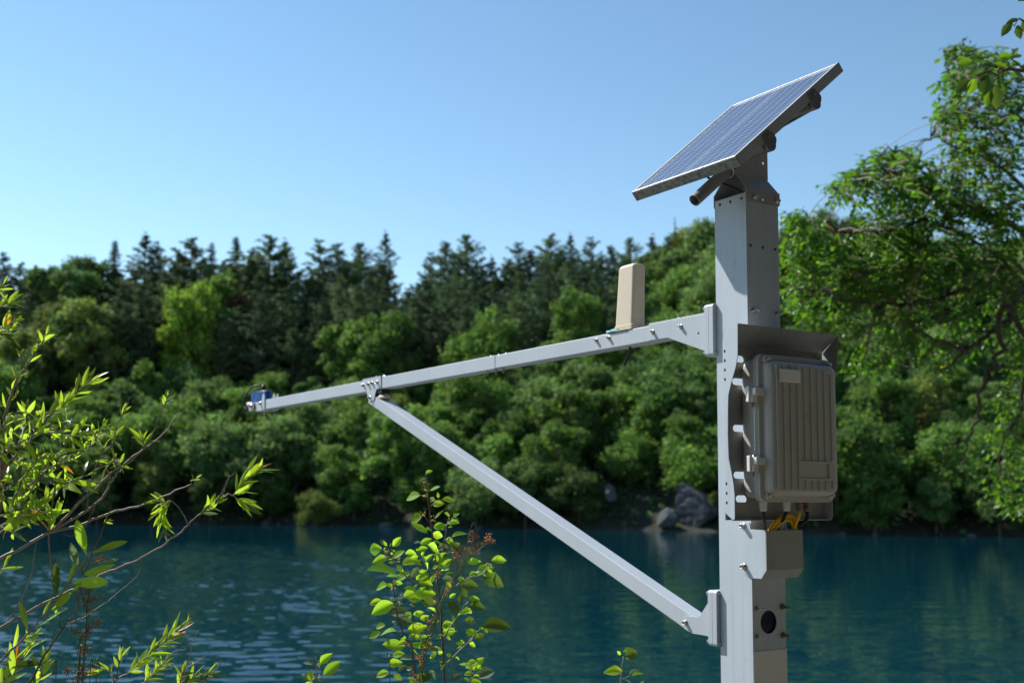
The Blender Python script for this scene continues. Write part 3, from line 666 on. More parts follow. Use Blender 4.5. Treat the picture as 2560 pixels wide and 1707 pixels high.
for s0 in (.165, .447):
    part('cross_rail', MB().box(s0 - .022, s0 + .022, vB + .02, vB + LP - .02, -TP - .026, -TP - .001, fm), M_GALV, sol, 0.002)
    prof = [(s0 - .020, -.009), (s0 + .016, -.009), (s0 + .030, -.036), (s0 + .029, -.050), (s0 + .018, -.061), (s0 + .0, -.062), (s0 - .028, -.057)]
    tb = part('end_clip', MB().plate(prof, [], vB - .004, vB - .0008, lambda a, b, c: pan(a, c, b)), M_GALV, sol)
    q = pan(s0 + .006, vB - .004, -.024); link('clip_bolt', bolt_mesh('small'), M_RUST, sol, Matrix.Translation([q[k] - sol['_at'][k] for k in range(3)]) @ rotz_to((0, -1, 0)))
    part('rail_end', MB().tube([pan(s0 + .004, vB + .004, -.056), pan(s0 + .004, vB + LP - .004, -.056)], .021, 16), M_GALV, sol)
part('spine_plate', MB().plate([(.15, -.062), (.60, -.062), (.632, -.108), (.618, -.124), (.50, -.104), (.44, -.094), (.16, -.094)], [], -.028, -.023, lambda a, b, c: pan(a, c, b)), M_GALV, sol)

# horizontal arm
arm = thing('sensor_arm', (-H2 + .03, H2, 4.10), 'long pale grey square-tube arm reaching from the post over the lake', 'arm')
U0_, U1_ = -H2, -H2 + .062
def tube_box(u0, u1, v0, v1, z0, z1): return MB().box(u0, u1, v0, v1, z0, z1)
part('inner_tube', tube_box(U0_, U1_, .30, 1.50, 4.0745, 4.1335), M_ARM, arm, 0.003)
part('middle_tube', tube_box(U0_, U1_, 1.502, 2.72, 4.0725, 4.1345), M_ARM, arm, 0.003)
part('outer_tube', tube_box(U0_, U1_, 2.724, 4.335, 4.0690, 4.1325), M_ARM, arm, 0.003)
part('joint_sleeve', tube_box(U0_ + .004, U1_ - .004, 1.38, 1.62, 4.0780, 4.1300), M_ARM, arm)
def rr(o0, o1, b0, b1, r, n=5):
    out = []
    for (a, b, t0) in ((o1 - r, b0 + r, -PI / 2), (o1 - r, b1 - r, 0), (o0 + r, b1 - r, PI / 2), (o0 + r, b0 + r, PI)):
        out += [(a + r * math.cos(t0 + PI / 2 * k / n), b + r * math.sin(t0 + PI / 2 * k / n)) for k in range(n + 1)]
    return out
def mount_plates(root, zc0, zc1):
    for v0, v1 in ((H2 + .001, H2 + .0215), (H2 + .0225, H2 + .043)):
        part('mounting_plate', MB().plate(rr(-.090, .09, zc0, zc1, .010), [], v0, v1, fnR), M_ARM, root, 0.0015)
    for u in (-.079, .079):
        for z in (zc0 + .012, zc1 - .012):
            bolt(root, 'cap', (u, H2 + .043, z), (0, 1, 0), M_STEEL, 1.15); bolt(root, 'small', (u, H2 + .001, z), (0, -1, 0), M_STEEL, 0.8)
mount_plates(arm, 3.986, 4.165)
GU = -H2 - .004
gus = [(.118, 4.1365), (.4285, 4.1365), (.4285, 4.0775), (.3238, 4.0755), (.1305, 4.0075), (.118, 4.0060)]
part('gusset', MB().plate(gus, [circle(.1609, 4.0721, .0042)], GU, GU + .0035, fnL).plate(gus, [circle(.1609, 4.0721, .0042)], U1_ + .0005, U1_ + .004, fnL).box(GU, U1_ + .004, .118, .4285, 4.1366, 4.140), M_ARM, arm, 0.0012)
for v, z in ((.4053, 4.1063), (.2512, 4.1061)): bolt(arm, 'cap', (GU, v, z), (-1, 0, 0))
for v, z in ((.7526, 4.1153), (.6727, 4.116)): bolt(arm, 'cap', (U0_, v, z), (-1, 0, 0))
for v in (.2992,): bolt(arm, 'cap', (-.045, v, 4.140), (0, 0, 1), M_STEEL, .8); bolt(arm, 'hang', (-.06, v, 4.0755), (0, 0, -1), M_STEEL, 1.2)
for v in (1.583, 1.513, 1.452):
    bolt(arm, 'cap', (-.045, v, 4.134), (0, 0, 1), M_STEEL, .8); bolt(arm, 'hang', (-.062, v, 4.0735), (0, 0, -1), M_STEEL, 1.25)
# saddle bracket that joins arm and brace
sad = [(2.861, 4.137), (2.636, 4.137), (2.6345, 4.082), (2.640, 4.076), (2.683, 4.0735), (2.695, 4.062), (2.704, 4.0434), (2.714, 4.022), (2.722, 4.0145), (2.770, 4.0135), (2.780, 4.018), (2.792, 4.0465), (2.816, 4.0725), (2.861, 4.102)]
part('saddle_bracket', MB().plate(sad, [], GU, GU + .0035, fnL).plate(sad, [], U1_ + .0005, U1_ + .004, fnL).box(GU, U1_ + .004, 2.636, 2.861, 4.1371, 4.1406), M_ARM, arm, 0.0012)
for v, z in ((2.846, 4.1072), (2.785, 4.109), (2.7364, 4.11), (2.677, 4.11), (2.763, 4.0345)): bolt(arm, 'cap', (GU, v, z), (-1, 0, 0), M_STEEL, 1.15)
for v in (2.745, 2.650): bolt(arm, 'cap', (-.05, v, 4.1406), (0, 0, 1), M_STEEL, .8)
for v in (4.188,):
    part('cable_lug', MB().plate([(v + .018, 4.1320), (v - .022, 4.1320), (v - .021, 4.150)] + [(v - .001 + .020 * math.cos(t), 4.150 + .010 * math.sin(t)) for t in np.linspace(0, PI, 7)][0:1] + [(v - .018, 4.157), (v - .006, 4.161), (v + .006, 4.160), (v + .014, 4.152)], [circle(v - .002, 4.150, .003, 8)], U0_, U0_ + .003, fnL), M_ARM, arm)
part('hanging_wire', MB().tube(smooth_path([(-.045, .579, 4.085), (-.045, .583, 4.062), (-.045, .5926, 4.0445), (-.045, .606, 4.022), (-.045, .616, 4.0072)], 5), [.0045] * 11 + [.006] * 10, 8), M_BLACK, arm, smooth=True)

# diagonal brace
brc = thing('diagonal_brace', (-H2 + .03, .2, 3.08), 'sloping pale grey square-tube brace from the low post bracket up to the arm', 'brace')
p0 = np.array([.2200, 3.0760]); p1 = np.array([2.7650, 4.0280])
# top and bottom edges measured on the near face
dirb = (p1 - p0) / np.linalg.norm(p1 - p0); nb = np.array([-dirb[1], dirb[0]])
fb = lambda a, b, c: (c, *(p0 + dirb * a + nb * b))
LB = float(np.linalg.norm(p1 - p0))
part('tube', MB().box(-.005, LB + .02, -.029, .029, U0_, U1_, lambda a, b, c: fb(a, b, c)), M_ARM, brc, 0.003)
mount_plates(brc, 3.016, 3.199)
gl = [(.118, 3.1665), (.1195, 3.1665), (.1626, 3.1176), (.170, 3.108), (.1771, 3.1045), (.234, 3.1035), (.246, 3.099), (.2527, 3.0887), (.2502, 3.058), (.2125, 3.0463), (.118, 3.0444)]
part('gusset', MB().plate(gl[1:], [], GU, GU + .0035, fnL).plate(gl[1:], [], U1_ + .0005, U1_ + .004, fnL), M_ARM, brc, 0.001)
bolt(brc, 'cap', (GU, .2420, 3.0800), (-1, 0, 0), M_STEEL, 1.1)
part('rubber_block', MB().box(-.072, -.020, 2.638, 2.735, 4.0480, 4.0722), M_BLACK, brc, 0.004)
part('end_cap', MB().lathe([(.020, 0), (.034, .002), (.036, .010), (.034, .013), (.030, .014), (.030, .018), (.026, .024), (.0001, .025)], 24, lambda x, y, h: (x * .9 - .044, *(np.array([2.672, 4.0180]) + np.array([y * 1.5, -y * .12]) + np.array([0.0, h])))), M_CREAM, brc, smooth=False)

# radar sensor at the arm tip
sen = thing('radar_sensor', (-H2, 4.40, 4.10), 'blue radar water-level sensor in a white yoke at the arm tip', 'sensor')
yk = [(4.334, 4.068), (4.340, 4.150), (4.350, 4.175), (4.366, 4.178), (4.378, 4.165), (4.392, 4.128), (4.42, 4.122), (4.602, 4.132), (4.625, 4.120), (4.625, 4.095), (4.600, 4.075), (4.48, 4.066), (4.40, 4.064)]
part('yoke', MB().plate(yk, [], -H2 - .006, -H2 - .002, fnL).plate(yk, [], -H2 + .090, -H2 + .094, fnL).box(-H2 - .002, -H2 + .09, 4.334, 4.338, 4.070, 4.130), M_ARM, sen, 0.001)
cy = 4.535; cu = -H2 + .044
part('body', MB().lathe([(.0001, 4.118), (.066, 4.118), (.070, 4.122), (.070, 4.196), (.067, 4.199), (.050, 4.200), (.0001, 4.200)], 32, lambda x, y, z: (cu + x * .62, cy + y * 2.1, z)), M_BLUE, sen, smooth=False)
part('horn', MB().lathe([(.0001, 4.070), (.030, 4.070), (.034, 4.080), (.036, 4.118), (.0001, 4.119)], 24, lambda x, y, z: (cu + x, cy + y * 1.6, z)), M_WHITE, sen)
part('clamp', MB().plate(rr(4.505, 4.600, 4.072, 4.128, .022), [], -H2 - .018, -H2 - .0065, fnL), M_STAINED, sen, 0.003)
bolt(sen, 'cap', (-H2 - .018, 4.545, 4.104), (-1, 0, 0), M_STEEL, 1.8); bolt(sen, 'cap', (-H2 - .006, 4.405, 4.112), (-1, 0, 0), M_STEEL, 1.4)
part('white_stub', MB().tube([(cu - .01, 4.62, 4.125), (cu - .01, 4.745, 4.130)], .016, 16), M_WHITE, sen)
part('rod', MB().tube([(cu, 4.500, 4.199), (cu, 4.500, 4.225)], .006, 10), M_CREAM, sen)
part('connector', MB().tube([(cu, 4.498, 4.214), (cu, 4.494, 4.236), (cu, 4.500, 4.244)], [.013, .014, .009], 12), M_BLACK, sen)
part('cable', MB().tube(smooth_path([(cu - .02, 4.496, 4.240), (cu - .05, 4.545, 4.236), (-H2 - .02, 4.63, 4.195), (-H2 - .03, 4.665, 4.150), (-H2 - .028, 4.655, 4.110), (-H2 - .02, 4.620, 4.085), (cu, 4.58, 4.078)], 6), .0055, 8), M_BLACK, sen, smooth=True)
part('split_pin', MB().tube([(-H2 - .004, 4.345, 4.070), (-H2 - .008, 4.33, 4.035)], .003, 6), M_STEEL, sen)

# antenna housing standing on the arm
ant = thing('antenna_housing', (-.044, .58, 4.134), 'cream plastic rounded antenna housing standing on the arm', 'antenna')
def rrect_loft(levels, n=5):
    """levels: (centre u, v, half u, half v, corner radius, z)"""
    vs = []; fs = []; m = None
    for (cu_, cv_, hu, hv, r, z) in levels:
        ring = rr(cu_ - hu, cu_ + hu, cv_ - hv, cv_ + hv, r, n); m = len(ring); vs += [(a, b, z) for a, b in ring]
    for i in range(len(levels) - 1):
        for k in range(m): a, b = i * m + k, i * m + (k + 1) % m; fs.append((a, b, b + m, a + m))
    fs += [tuple(range(m))[::-1], tuple((len(levels) - 1) * m + k for k in range(m))]
    return MB().add(vs, fs)
part('base', rrect_loft([(-.044, .582, .034, .058, .012, 4.1350), (-.044, .582, .034, .058, .012, 4.152), (-.044, .582, .0335, .0565, .012, 4.154)]), M_CREAM, ant)
lv = [(-.044, .5815, .0325, .0550, .014, 4.1542), (-.044, .568, .0295, .0500, .014, 4.372)]
for k in range(1, 6):
    t = k / 5 * PI / 2; lv.append((-.044, .568 - .001 * k, .0295 - .012 * (1 - math.cos(t)), .0500 - .016 * (1 - math.cos(t)), .014, 4.372 + .013 * math.sin(t)))
part('shell', rrect_loft(lv), M_CREAM, ant, smooth=False)
part('gasket', rrect_loft([(-.044, .615, .036, .060, .006, 4.1342), (-.044, .615, .036, .060, .006, 4.1349)]), M_BLACK, ant)
tpm = MB()
for k, (v, h, l) in enumerate([(.672, .009, .030), (.642, .011, .026), (.612, .010, .022)]):
    tpm.box(-.078, -.010, v - l / 2, v + l / 2, 4.1352 + .0004 * k, 4.1352 + h + .0004 * k)
part('turquoise_tape', tpm, M_TEAL, ant, 0.002)

# weather hood behind the cabinet
US0, US1, VBK, VF = -.217, .222, -.108, -.177
hood = thing('cabinet_hood', (0, VBK, 3.45), 'grey sheet-metal weather hood wrapped round the equipment cabinet on the post', 'hood')
back = MB().plate([(US0, 3.4365), (US1, 3.4365), (US1, 3.998), (US0, 3.998)],
    [slot(-.180, -.100, 3.727, .022), slot(-.180, -.100, 3.578, .022), slot(-.172, -.125, 3.503, .022), slot(-.180, -.100, 3.877, .022), slot(-.180, -.128, 3.951, .022), circle(.19, 3.497, .007)], VBK, VBK + .0025, fnR)
part('back_panel', back, M_STAINED, hood)
sidel = [(VBK, 3.4865), (VBK - .003, 3.458), (VBK - .034, 3.4375), (VBK - .040, 3.4385), (VBK - .0435, 3.444), (VBK - .0440, 3.513), (VBK - .040, 3.549), (VBK - .030, 3.592), (VBK - .020, 3.629), (VBK - .018, 3.70), (VBK - .020, 3.778), (VBK - .0225, 3.829), (VBK - .038, 3.871), (VBK - .060, 3.922), (VBK - .067, 3.955), (VF, 4.050), (VBK, 4.003)]
hl = [circle(VBK - .0090, z, .0045, 10, .0055) for z in (3.970, 3.940, 3.910, 3.880, 3.550, 3.520, 3.490)]
part('side_flange', MB().plate(sidel, hl, US0 - .0025, US0, fnL), M_POST, hood)
sider = [(VBK, 3.4865), (VBK, 3.4375), (VBK - .034, 3.4335), (VBK - .043, 3.444), (VBK - .0440, 3.513), (VBK - .018, 3.629), (VBK - .018, 3.80), (VBK - .036, 3.888), (VBK - .060, 3.925), (VBK - .067, 3.955), (VF, 4.050), (VBK, 3.999)]
part('side_flange', MB().plate(sider, [circle(VBK - .03, 3.497, .006)], 0, .0025, lambda a, b, c: (US1 + c + .020 * max(0, b - 3.80) / .25, a, b)), M_STAINED, hood)
roof = MB(); q = [(US0, VBK, 3.998), (US1 + .014, VBK, 3.998), (US1 + .0205, VF, 4.0500), (US0, VF, 4.0500)]
roof.add(q + [(a, b, c + .0028) for a, b, c in q], [(0, 1, 2, 3), (7, 6, 5, 4), (0, 4, 5, 1), (1, 5, 6, 2), (2, 6, 7, 3), (3, 7, 4, 0)])
part('hood_roof', roof, M_STAINED, hood)
part('bottom_lip', MB().box(US0 + .001, US1 - .001, VBK - .030, VBK - .0005, 3.4340, 3.4364), M_POST, hood)
part('stay_rod', MB().tube([(.157, VBK - .03, 3.985), (.187, VBK - .055, 3.955)], .0055, 10), M_STEEL, hood)

# equipment cabinet
cab = thing('equipment_cabinet', (0, -.16, 3.49), 'grey cast equipment cabinet with ribbed door, hinges and cable glands', 'cabinet')
def loftv(levels, n=5):
    """rounded rectangles in u,z stacked along v: (hu, z0, z1, r, v, cu)"""
    vs = []; fs = []; m = None
    for (hu, z0, z1, r, v, cu_) in levels:
        ring = rr(cu_ - hu, cu_ + hu, z0, z1, r, n); m = len(ring); vs += [(a, v, b) for a, b in ring]
    for i in range(len(levels) - 1):
        for k in range(m): a, b = i * m + k, i * m + (k + 1) % m; fs.append((a, b, b + m, a + m))
    fs += [tuple(range(m))[::-1], tuple((len(levels) - 1) * m + k for k in range(m))]
    return MB().add(vs, fs)
ZL, ZH = 3.493, 3.958
part('body', loftv([(.125, ZL + .045, ZH - .045, .03, -.1150, 0), (.146, ZL + .022, ZH - .022, .03, -.1180, 0), (.153, ZL + .012, ZH - .012, .03, -.130, 0), (.156, ZL + .010, ZH - .010, .03, -.186, 0)]), M_BOX, cab, 0.002)
part('body_rim', loftv([(.166, ZL + .001, ZH - .001, .024, -.1862, 0), (.167, ZL, ZH, .024, -.1975, 0)]), M_BOX, cab, 0.0015)
door = part('door', loftv([(.167, ZL, ZH, .024, -.1985, 0), (.166, ZL + .001, ZH - .001, .024, -.2105, 0), (.152, ZL + .020, ZH - .020, .02, -.2107, 0), (.149, ZL + .024, ZH - .024, .02, -.2330, 0), (.145, ZL + .028, ZH - .028, .024, -.2440, 0), (.138, ZL + .033, ZH - .033, .028, -.2490, -.001), (.130, ZL + .038, ZH - .038, .03, -.2505, -.002)]), M_BOX, cab, 0.0012)
for i in range(9):
    u = -.130 + i * .0305
    segs = [(3.530, 3.921)]
    if -.128 < u < -.015 and i in (1, 2, 3): segs = [(3.530, 3.868), (3.910, 3.921)]
    if i >= 4: segs = [(3.530, 3.5625), (3.6235, 3.921)]
    if i == 8: segs = [(3.535, 3.5625), (3.6235, 3.905)]
    for z0, z1 in segs:
        part('rib', MB().plate([(z0, 0), (z0 + .002, .0052), (z1 - .004, .0052), (z1 + .004, -.001), (z1 + .004, -.006), (z0, -.002)], [], u - .0022, u + .0022, lambda a, b, c: (c, -.2500 - b, a)), M_BOX, cab, 0.001, parent=door)
part('label_plate', MB().box(-.121, -.030, -.2600, -.2506, 3.868, 3.909), M_LABEL, cab, 0.003, parent=door)
for (a0, a1, b0, b1) in ((-.042, .101, 3.617, 3.6235), (-.042, .101, 3.5625, 3.569), (-.042, -.036, 3.5692, 3.6168), (.095, .101, 3.5692, 3.6168)):
    part('badge_frame', MB().box(a0, a1, -.2560, -.2503, b0, b1), M_BOX, cab, 0.002, parent=door)
for u in (-.139, .138):
    for z in (3.514, 3.9395):
        part('screw_boss', MB().tube([(u, -.2100, z), (u, -.2240, z)], [.0125, .0110], 14), M_BOX, cab, parent=door)
        bolt(cab, 'cap', (u, -.2240, z), (0, -1, 0), M_STEEL, 0.95, 'screw')
for z in (3.8290, 3.6118):
    sg = 1
    part('hinge', MB().box(-.1985, -.1900, -.200, -.186, z - .025, z + .025).box(-.1899, -.168, -.208, -.186, z - .025, z - .004), M_LABEL, cab, 0.002)
    part('hinge_arm', MB().box(-.1885, -.135, -.2200, -.2020, z - .003, z + .0195), M_LABEL, cab, 0.002)
    bolt(cab, 'cap', (-.181, -.200, z + .020), (0, 0, 1), M_STEEL, .7, 'hinge_pin'); bolt(cab, 'hang', (-.181, -.198, z - .025), (0, 0, -1), M_RUST, .8, 'hinge_pin')
part('hinge_rod', MB().tube([(-.1735, -.1985, 3.64), (-.1735, -.1985, 3.80)], .0015, 6), M_STEEL, cab)
for u in (-.109, -.005, .052, .086):
    part('cable_gland', MB().lathe([(.0001, 3.4925), (.0125, 3.4925), (.0125, 3.484), (.0115, 3.483), (.0118, 3.470), (.0095, 3.464), (.0001, 3.4638)], 10, lambda x, y, z, u=u: (u + x, -.165 + y, z)), M_LABEL if u < .05 else M_RUST, cab)

# cables between cabinet and tray
def cable(name, pts, r, mat, label):
    root = thing(name, pts[-1], label, 'cable'); part('sheath', MB().tube(smooth_path(pts, 8), r, 12), mat, root, smooth=True)
cable('black_cable', [(-.109, -.165, 3.466), (-.100, -.160, 3.435), (-.066, -.128, 3.405), (-.050, -.112, 3.33)], .0045, M_BLACK, 'thin black cable dropping from the leftmost gland of the cabinet')
cable('black_cable', [(-.005, -.165, 3.466), (-.004, -.150, 3.44), (.004, -.115, 3.41), (.01, -.095, 3.33)], .0052, M_BLACK, 'black cable behind the yellow loop under the cabinet')
cable('black_cable', [(.086, -.165, 3.466), (.087, -.166, 3.445), (.076, -.160, 3.428), (.055, -.125, 3.40), (.05, -.10, 3.34)], .0062, M_BLACK, 'thick black cable curving out of the right-hand gland')
cable('yellow_cable', [(.052, -.165, 3.466), (.050, -.166, 3.450), (.052, -.150, 3.425), (.062, -.125, 3.39), (.06, -.11, 3.35)], .0052, M_YELLOW, 'yellow cable running straight down from the third gland')
lp = [(.055, -.125, 3.350), (.062, -.134, 3.400), (.064, -.138, 3.428), (.046, -.139, 3.447), (.016, -.139, 3.449), (-.018, -.138, 3.436), (-.044, -.136, 3.413), (-.058, -.132, 3.385), (-.060, -.12, 3.34)]
cable('yellow_cable', lp, .0068, M_YELLOW, 'outer coil of yellow cable looping over the tray under the cabinet')
cable('yellow_cable', [((a - .02) * .80 + .02, b + .004, c - .013) for a, b, c in lp], .0066, M_YELLOW, 'inner coil of yellow cable nested inside the larger loop')

# cable tray box
tray = thing('cable_tray', (0, -.11, 3.25), 'open-topped grey sheet-metal cable tray bolted to the post under the cabinet', 'cable tray')
sd = [(-.036, 3.420), (-.062, 3.427), (-.0705, 3.4265), (-.0735, 3.4160), (-.0755, 3.4055), (-.143, 3.4040), (-.143, 3.2790), (-.120, 3.2505), (-.071, 3.2495), (-.036, 3.268)]
part('side_plate', MB().plate(sd, [], -.0790, -.0762, fnL), M_POST, tray)
part('side_plate', MB().plate(sd, [], .0835, .0862, fnL), M_POST, tray)
part('front_plate', MB().box(-.0788, .0860, -.1460, -.1432, 3.2785, 3.4035), M_STAINED, tray, 0.0008)
bt = MB(); q = [(-.0788, -.1459, 3.2783), (.0860, -.1459, 3.2783), (.0860, -.1210, 3.2495), (-.0788, -.1210, 3.2495)]
bt.add(q + [(a, b + .002, c + .002) for a, b, c in q], [(0, 1, 2, 3), (7, 6, 5, 4), (0, 4, 5, 1), (1, 5, 6, 2), (2, 6, 7, 3), (3, 7, 4, 0)])
part('sloping_bottom', bt, M_STAINED, tray)
part('bottom_plate', MB().box(-.0760, .0832, -.1209, -.0765, 3.2497, 3.2515), M_STAINED, tray)
for z in (3.4153, 3.2848): bolt(tray, 'cap', (-.0790, -.0460, z), (-1, 0, 0), M_STEEL, 1.25)

# ------------------------------------------------------------------ near plants
def leaf_mesh(name, ratio, rows=7, fold=0.18, curl=0.25, shape='lance', wave=0.0, seed=0):
    """unit-length leaf along +y, base at the origin: folded on the midrib, bent, with an outline"""
    rg = random.Random(seed); vs = []; fs = []
    for i in range(rows + 1):
        t = i / rows
        if shape == 'lance': w = math.sin(PI * t ** 0.85) ** 0.8
        elif shape == 'spoon': w = (math.sin(PI * t ** 1.35)) ** 0.75
        else: w = math.sin(PI * min(1, t ** 0.9)) ** 0.85
        w *= ratio * 0.5
        if 0 < i < rows: w *= 1 + wave * rg.uniform(-1, 1)
        z = -curl * t * t + 0.10 * curl * math.sin(t * 5 + seed)
        for sx in (-1, -0.5, 0, 0.5, 1):
            vs.append((sx * w, t, z + fold * abs(sx) * w + wave * 0.06 * rg.uniform(-1, 1) * abs(sx)))
    for i in range(rows):
        for k in range(4): a = i * 5 + k; fs.append((a, a + 1, a + 6, a + 5))
    me = bpy.data.meshes.new(name); me.from_pydata(vs, [], fs)
    for q in me.polygons: q.use_smooth = True
    return me
LANCE = [leaf_mesh('willow_leaf', r, 7, f, c, 'lance', 0.05, i) for i, (r, f, c) in enumerate([(.20, .3, .12), (.17, .2, .25), (.22, .35, .05), (.18, .25, -.15), (.24, .2, .3), (.16, .5, .18)])]
SPOON = [leaf_mesh('willow_leaf', r, 8, f, c, 'spoon', 0.03, i) for i, (r, f, c) in enumerate([(.27, .2, .12), (.24, .15, .2), (.30, .2, -.1)])]
OVAL = [leaf_mesh('oval_leaf', r, 7, f, c, 'oval', 0.07, i) for i, (r, f, c) in enumerate([(.52, .35, .25), (.58, .5, .4), (.50, .3, -.25), (.55, .6, .45), (.60, .35, .2)])]
TOOTH = [leaf_mesh('toothed_leaf', r, 12, f, c, 'oval', 0.10, 20 + i) for i, (r, f, c) in enumerate([(.55, .25, .25), (.50, .35, .35), (.58, .2, .15)])]

ML_WILLOW = leafmat('willow_leaf', (0.15, 0.27, 0.03), (0.19, 0.28, 0.11), (0.56, 0.82, 0.05), 0.52, 0.25, 0.55, midrib=(0.30, 0.36, 0.10), spec=0.22)
ML_WILLOWD = leafmat('willow_leaf_dark', (0.05, 0.11, 0.025), (0.13, 0.18, 0.12), (0.14, 0.24, 0.03), 0.3, 0.2, 0.35, midrib=(0.25, 0.32, 0.12))
ML_ORANGE = leafmat('willow_leaf_orange', (0.42, 0.20, 0.03), (0.40, 0.24, 0.08), (0.70, 0.34, 0.03), 0.42, 0.2, 0.45)
ML_GREY = leafmat('leaf_pale', (0.17, 0.23, 0.16), (0.19, 0.25, 0.17), (0.22, 0.34, 0.12), 0.3, 0.15, 0.6, spec=0.15)
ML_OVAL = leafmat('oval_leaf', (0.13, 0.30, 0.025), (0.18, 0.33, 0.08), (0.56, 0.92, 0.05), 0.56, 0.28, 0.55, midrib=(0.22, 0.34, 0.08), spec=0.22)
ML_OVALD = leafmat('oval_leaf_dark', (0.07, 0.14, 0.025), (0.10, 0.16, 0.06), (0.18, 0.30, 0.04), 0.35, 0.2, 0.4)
ML_TREE = leafmat('tree_leaf', (0.052, 0.145, 0.016), (0.07, 0.16, 0.03), (0.20, 0.48, 0.02), 0.46, 0.3, 0.36, attr='shade')
ML_TREEO = leafmat('tree_leaf_single', (0.052, 0.145, 0.016), (0.07, 0.16, 0.03), (0.20, 0.48, 0.02), 0.46, 0.3, 0.36)
ML_YEL = leafmat('tree_leaf_yellow', (0.50, 0.36, 0.03), (0.5, 0.36, 0.05), (0.7, 0.5, 0.03), 0.4, 0.2, 0.4)
ML_TOOTH = leafmat('toothed_leaf', (0.075, 0.17, 0.022), (0.13, 0.22, 0.08), (0.30, 0.58, 0.03), 0.45, 0.25, 0.35, midrib=(0.16, 0.24, 0.07))

def leaf_matrix(base, tip, nrm, wid=1.0):
    y = Vector(tuple(tip)) - Vector(tuple(base)); L = y.length; y.normalize()
    n = Vector(tuple(nrm)); n = n - y * n.dot(y)
    if n.length < 1e-3: n = y.orthogonal()
    n.normalize(); x = y.cross(n)
    m = Matrix(((x.x * L * wid, y.x * L, n.x * L, base[0]), (x.y * L * wid, y.y * L, n.y * L, base[1]), (x.z * L * wid, y.z * L, n.z * L, base[2]), (0, 0, 0, 1)))
    return m
PEND = {}
def put_leaf(root, me, mat, base, tip, nrm, wid=1.0, name='leaf'):
    PEND.setdefault(root.name, (root, []))[1].append((float(np.linalg.norm(np.asarray(tip) - np.asarray(base))), me, mat, Matrix.Translation(-Vector(root.location)) @ leaf_matrix(base, tip, nrm, wid)))
def flush_leaves():
    """the 300 largest leaves of a plant are parts; the rest are joined into one"""
    for root, lst in PEND.values():
        lst.sort(key=lambda q: -q[0])
        for L_, me, mat, mx in lst[:300]: link('leaf', me, mat, root, mx)
        rest = lst[300:]
        if rest:
            mats = []; V = []; F = []; MI = []; n0 = 0
            for L_, me, mat, mx in rest:
                if mat not in mats: mats.append(mat)
                A = np.array(mx); co = np.array([tuple(v.co) for v in me.vertices]); V.append(co @ A[:3, :3].T + A[:3, 3])
                fs = np.array([tuple(p.vertices) for p in me.polygons]); F.append(fs + n0); MI += [mats.index(mat)] * len(fs); n0 += len(co)
            me = mesh_np('foliage', np.concatenate(V), np.concatenate(F)); [me.materials.append(m) for m in mats]
            me.polygons.foreach_set('material_index', np.array(MI, np.int32)); me.polygons.foreach_set('use_smooth', np.ones(len(MI), bool))
            o = bpy.data.objects.new('foliage', me); COL.objects.link(o); o.parent = root; o['kind'] = 'stuff'
def wpart(name, mb, mat, root, smooth=True):
    o = link(name, mb.mesh(name, smooth), mat, root); o.matrix_basis = Matrix.Translation(-Vector(root.location)); return o
def toward(p): v = CAMP - np.asarray(p); return v / np.linalg.norm(v)

class Branchy:
    def __init__(s, root): s.root = root; s.n = 0
    def branch(s, pts, r0, r1, mat=None, per=5):
        P = smooth_path(pts, per); n = len(P)
        P = [q + RNG.normal(0, r0 * 0.35, 3) * (0 if i in (0, n - 1) else 1) for i, q in enumerate(P)]
        wpart('branch', MB().tube(P, [r0 + (r1 - r0) * i / (n - 1) for i in range(n)], 6), mat or M_TWIG, s.root); return P
    def leaves(s, P, t0, t1, n, l0, l1, meshes, mats, spread=0.75, up=0.25, facing=0.35):
        P = np.array(P); L = np.concatenate([[0], np.cumsum(np.linalg.norm(np.diff(P, axis=0), axis=1))]); tot = L[-1]
        n = int(round(n * 1.35))
        for k in range(n):
            t = (t0 + (t1 - t0) * (k + random.uniform(-.3, .3)) / max(1, n - 1)) * tot; t = min(max(t, 0), tot)
            b = np.array([np.interp(t, L, P[:, c]) for c in range(3)])
            b2 = np.array([np.interp(min(t + .02, tot), L, P[:, c]) for c in range(3)]); b1 = np.array([np.interp(max(t - .02, 0), L, P[:, c]) for c in range(3)])
            tg = (b2 - b1) / (np.linalg.norm(b2 - b1) + 1e-9)
            a = k * 2.4 + random.uniform(-.4, .4); o1 = np.cross(tg, [0.1, 0.2, 1.0]); o1 /= np.linalg.norm(o1) + 1e-9; o2 = np.cross(tg, o1)
            sd = o1 * math.cos(a) + o2 * math.sin(a)
            e = spread * random.uniform(.6, 1.2) * (1 if k < n - 1 else .15)
            d = tg * (1 - .35 * e) + sd * e + np.array([0, 0, up * random.uniform(-.3, 1)]); d /= np.linalg.norm(d)
            ln = random.uniform(l0, l1) * (0.7 if k > n - 3 else 1)
            nr = np.array([0, 0, 1.0]) * random.uniform(.1, .8) + RNG.normal(0, .4, 3) + toward(b) * facing * 2
            mt = random.choices([m for m, w in mats], [w for m, w in mats])[0]
            put_leaf(s.root, random.choice(meshes), mt, b, b + d * ln * 1.12, nr, random.uniform(.9, 1.25)); s.n += 1

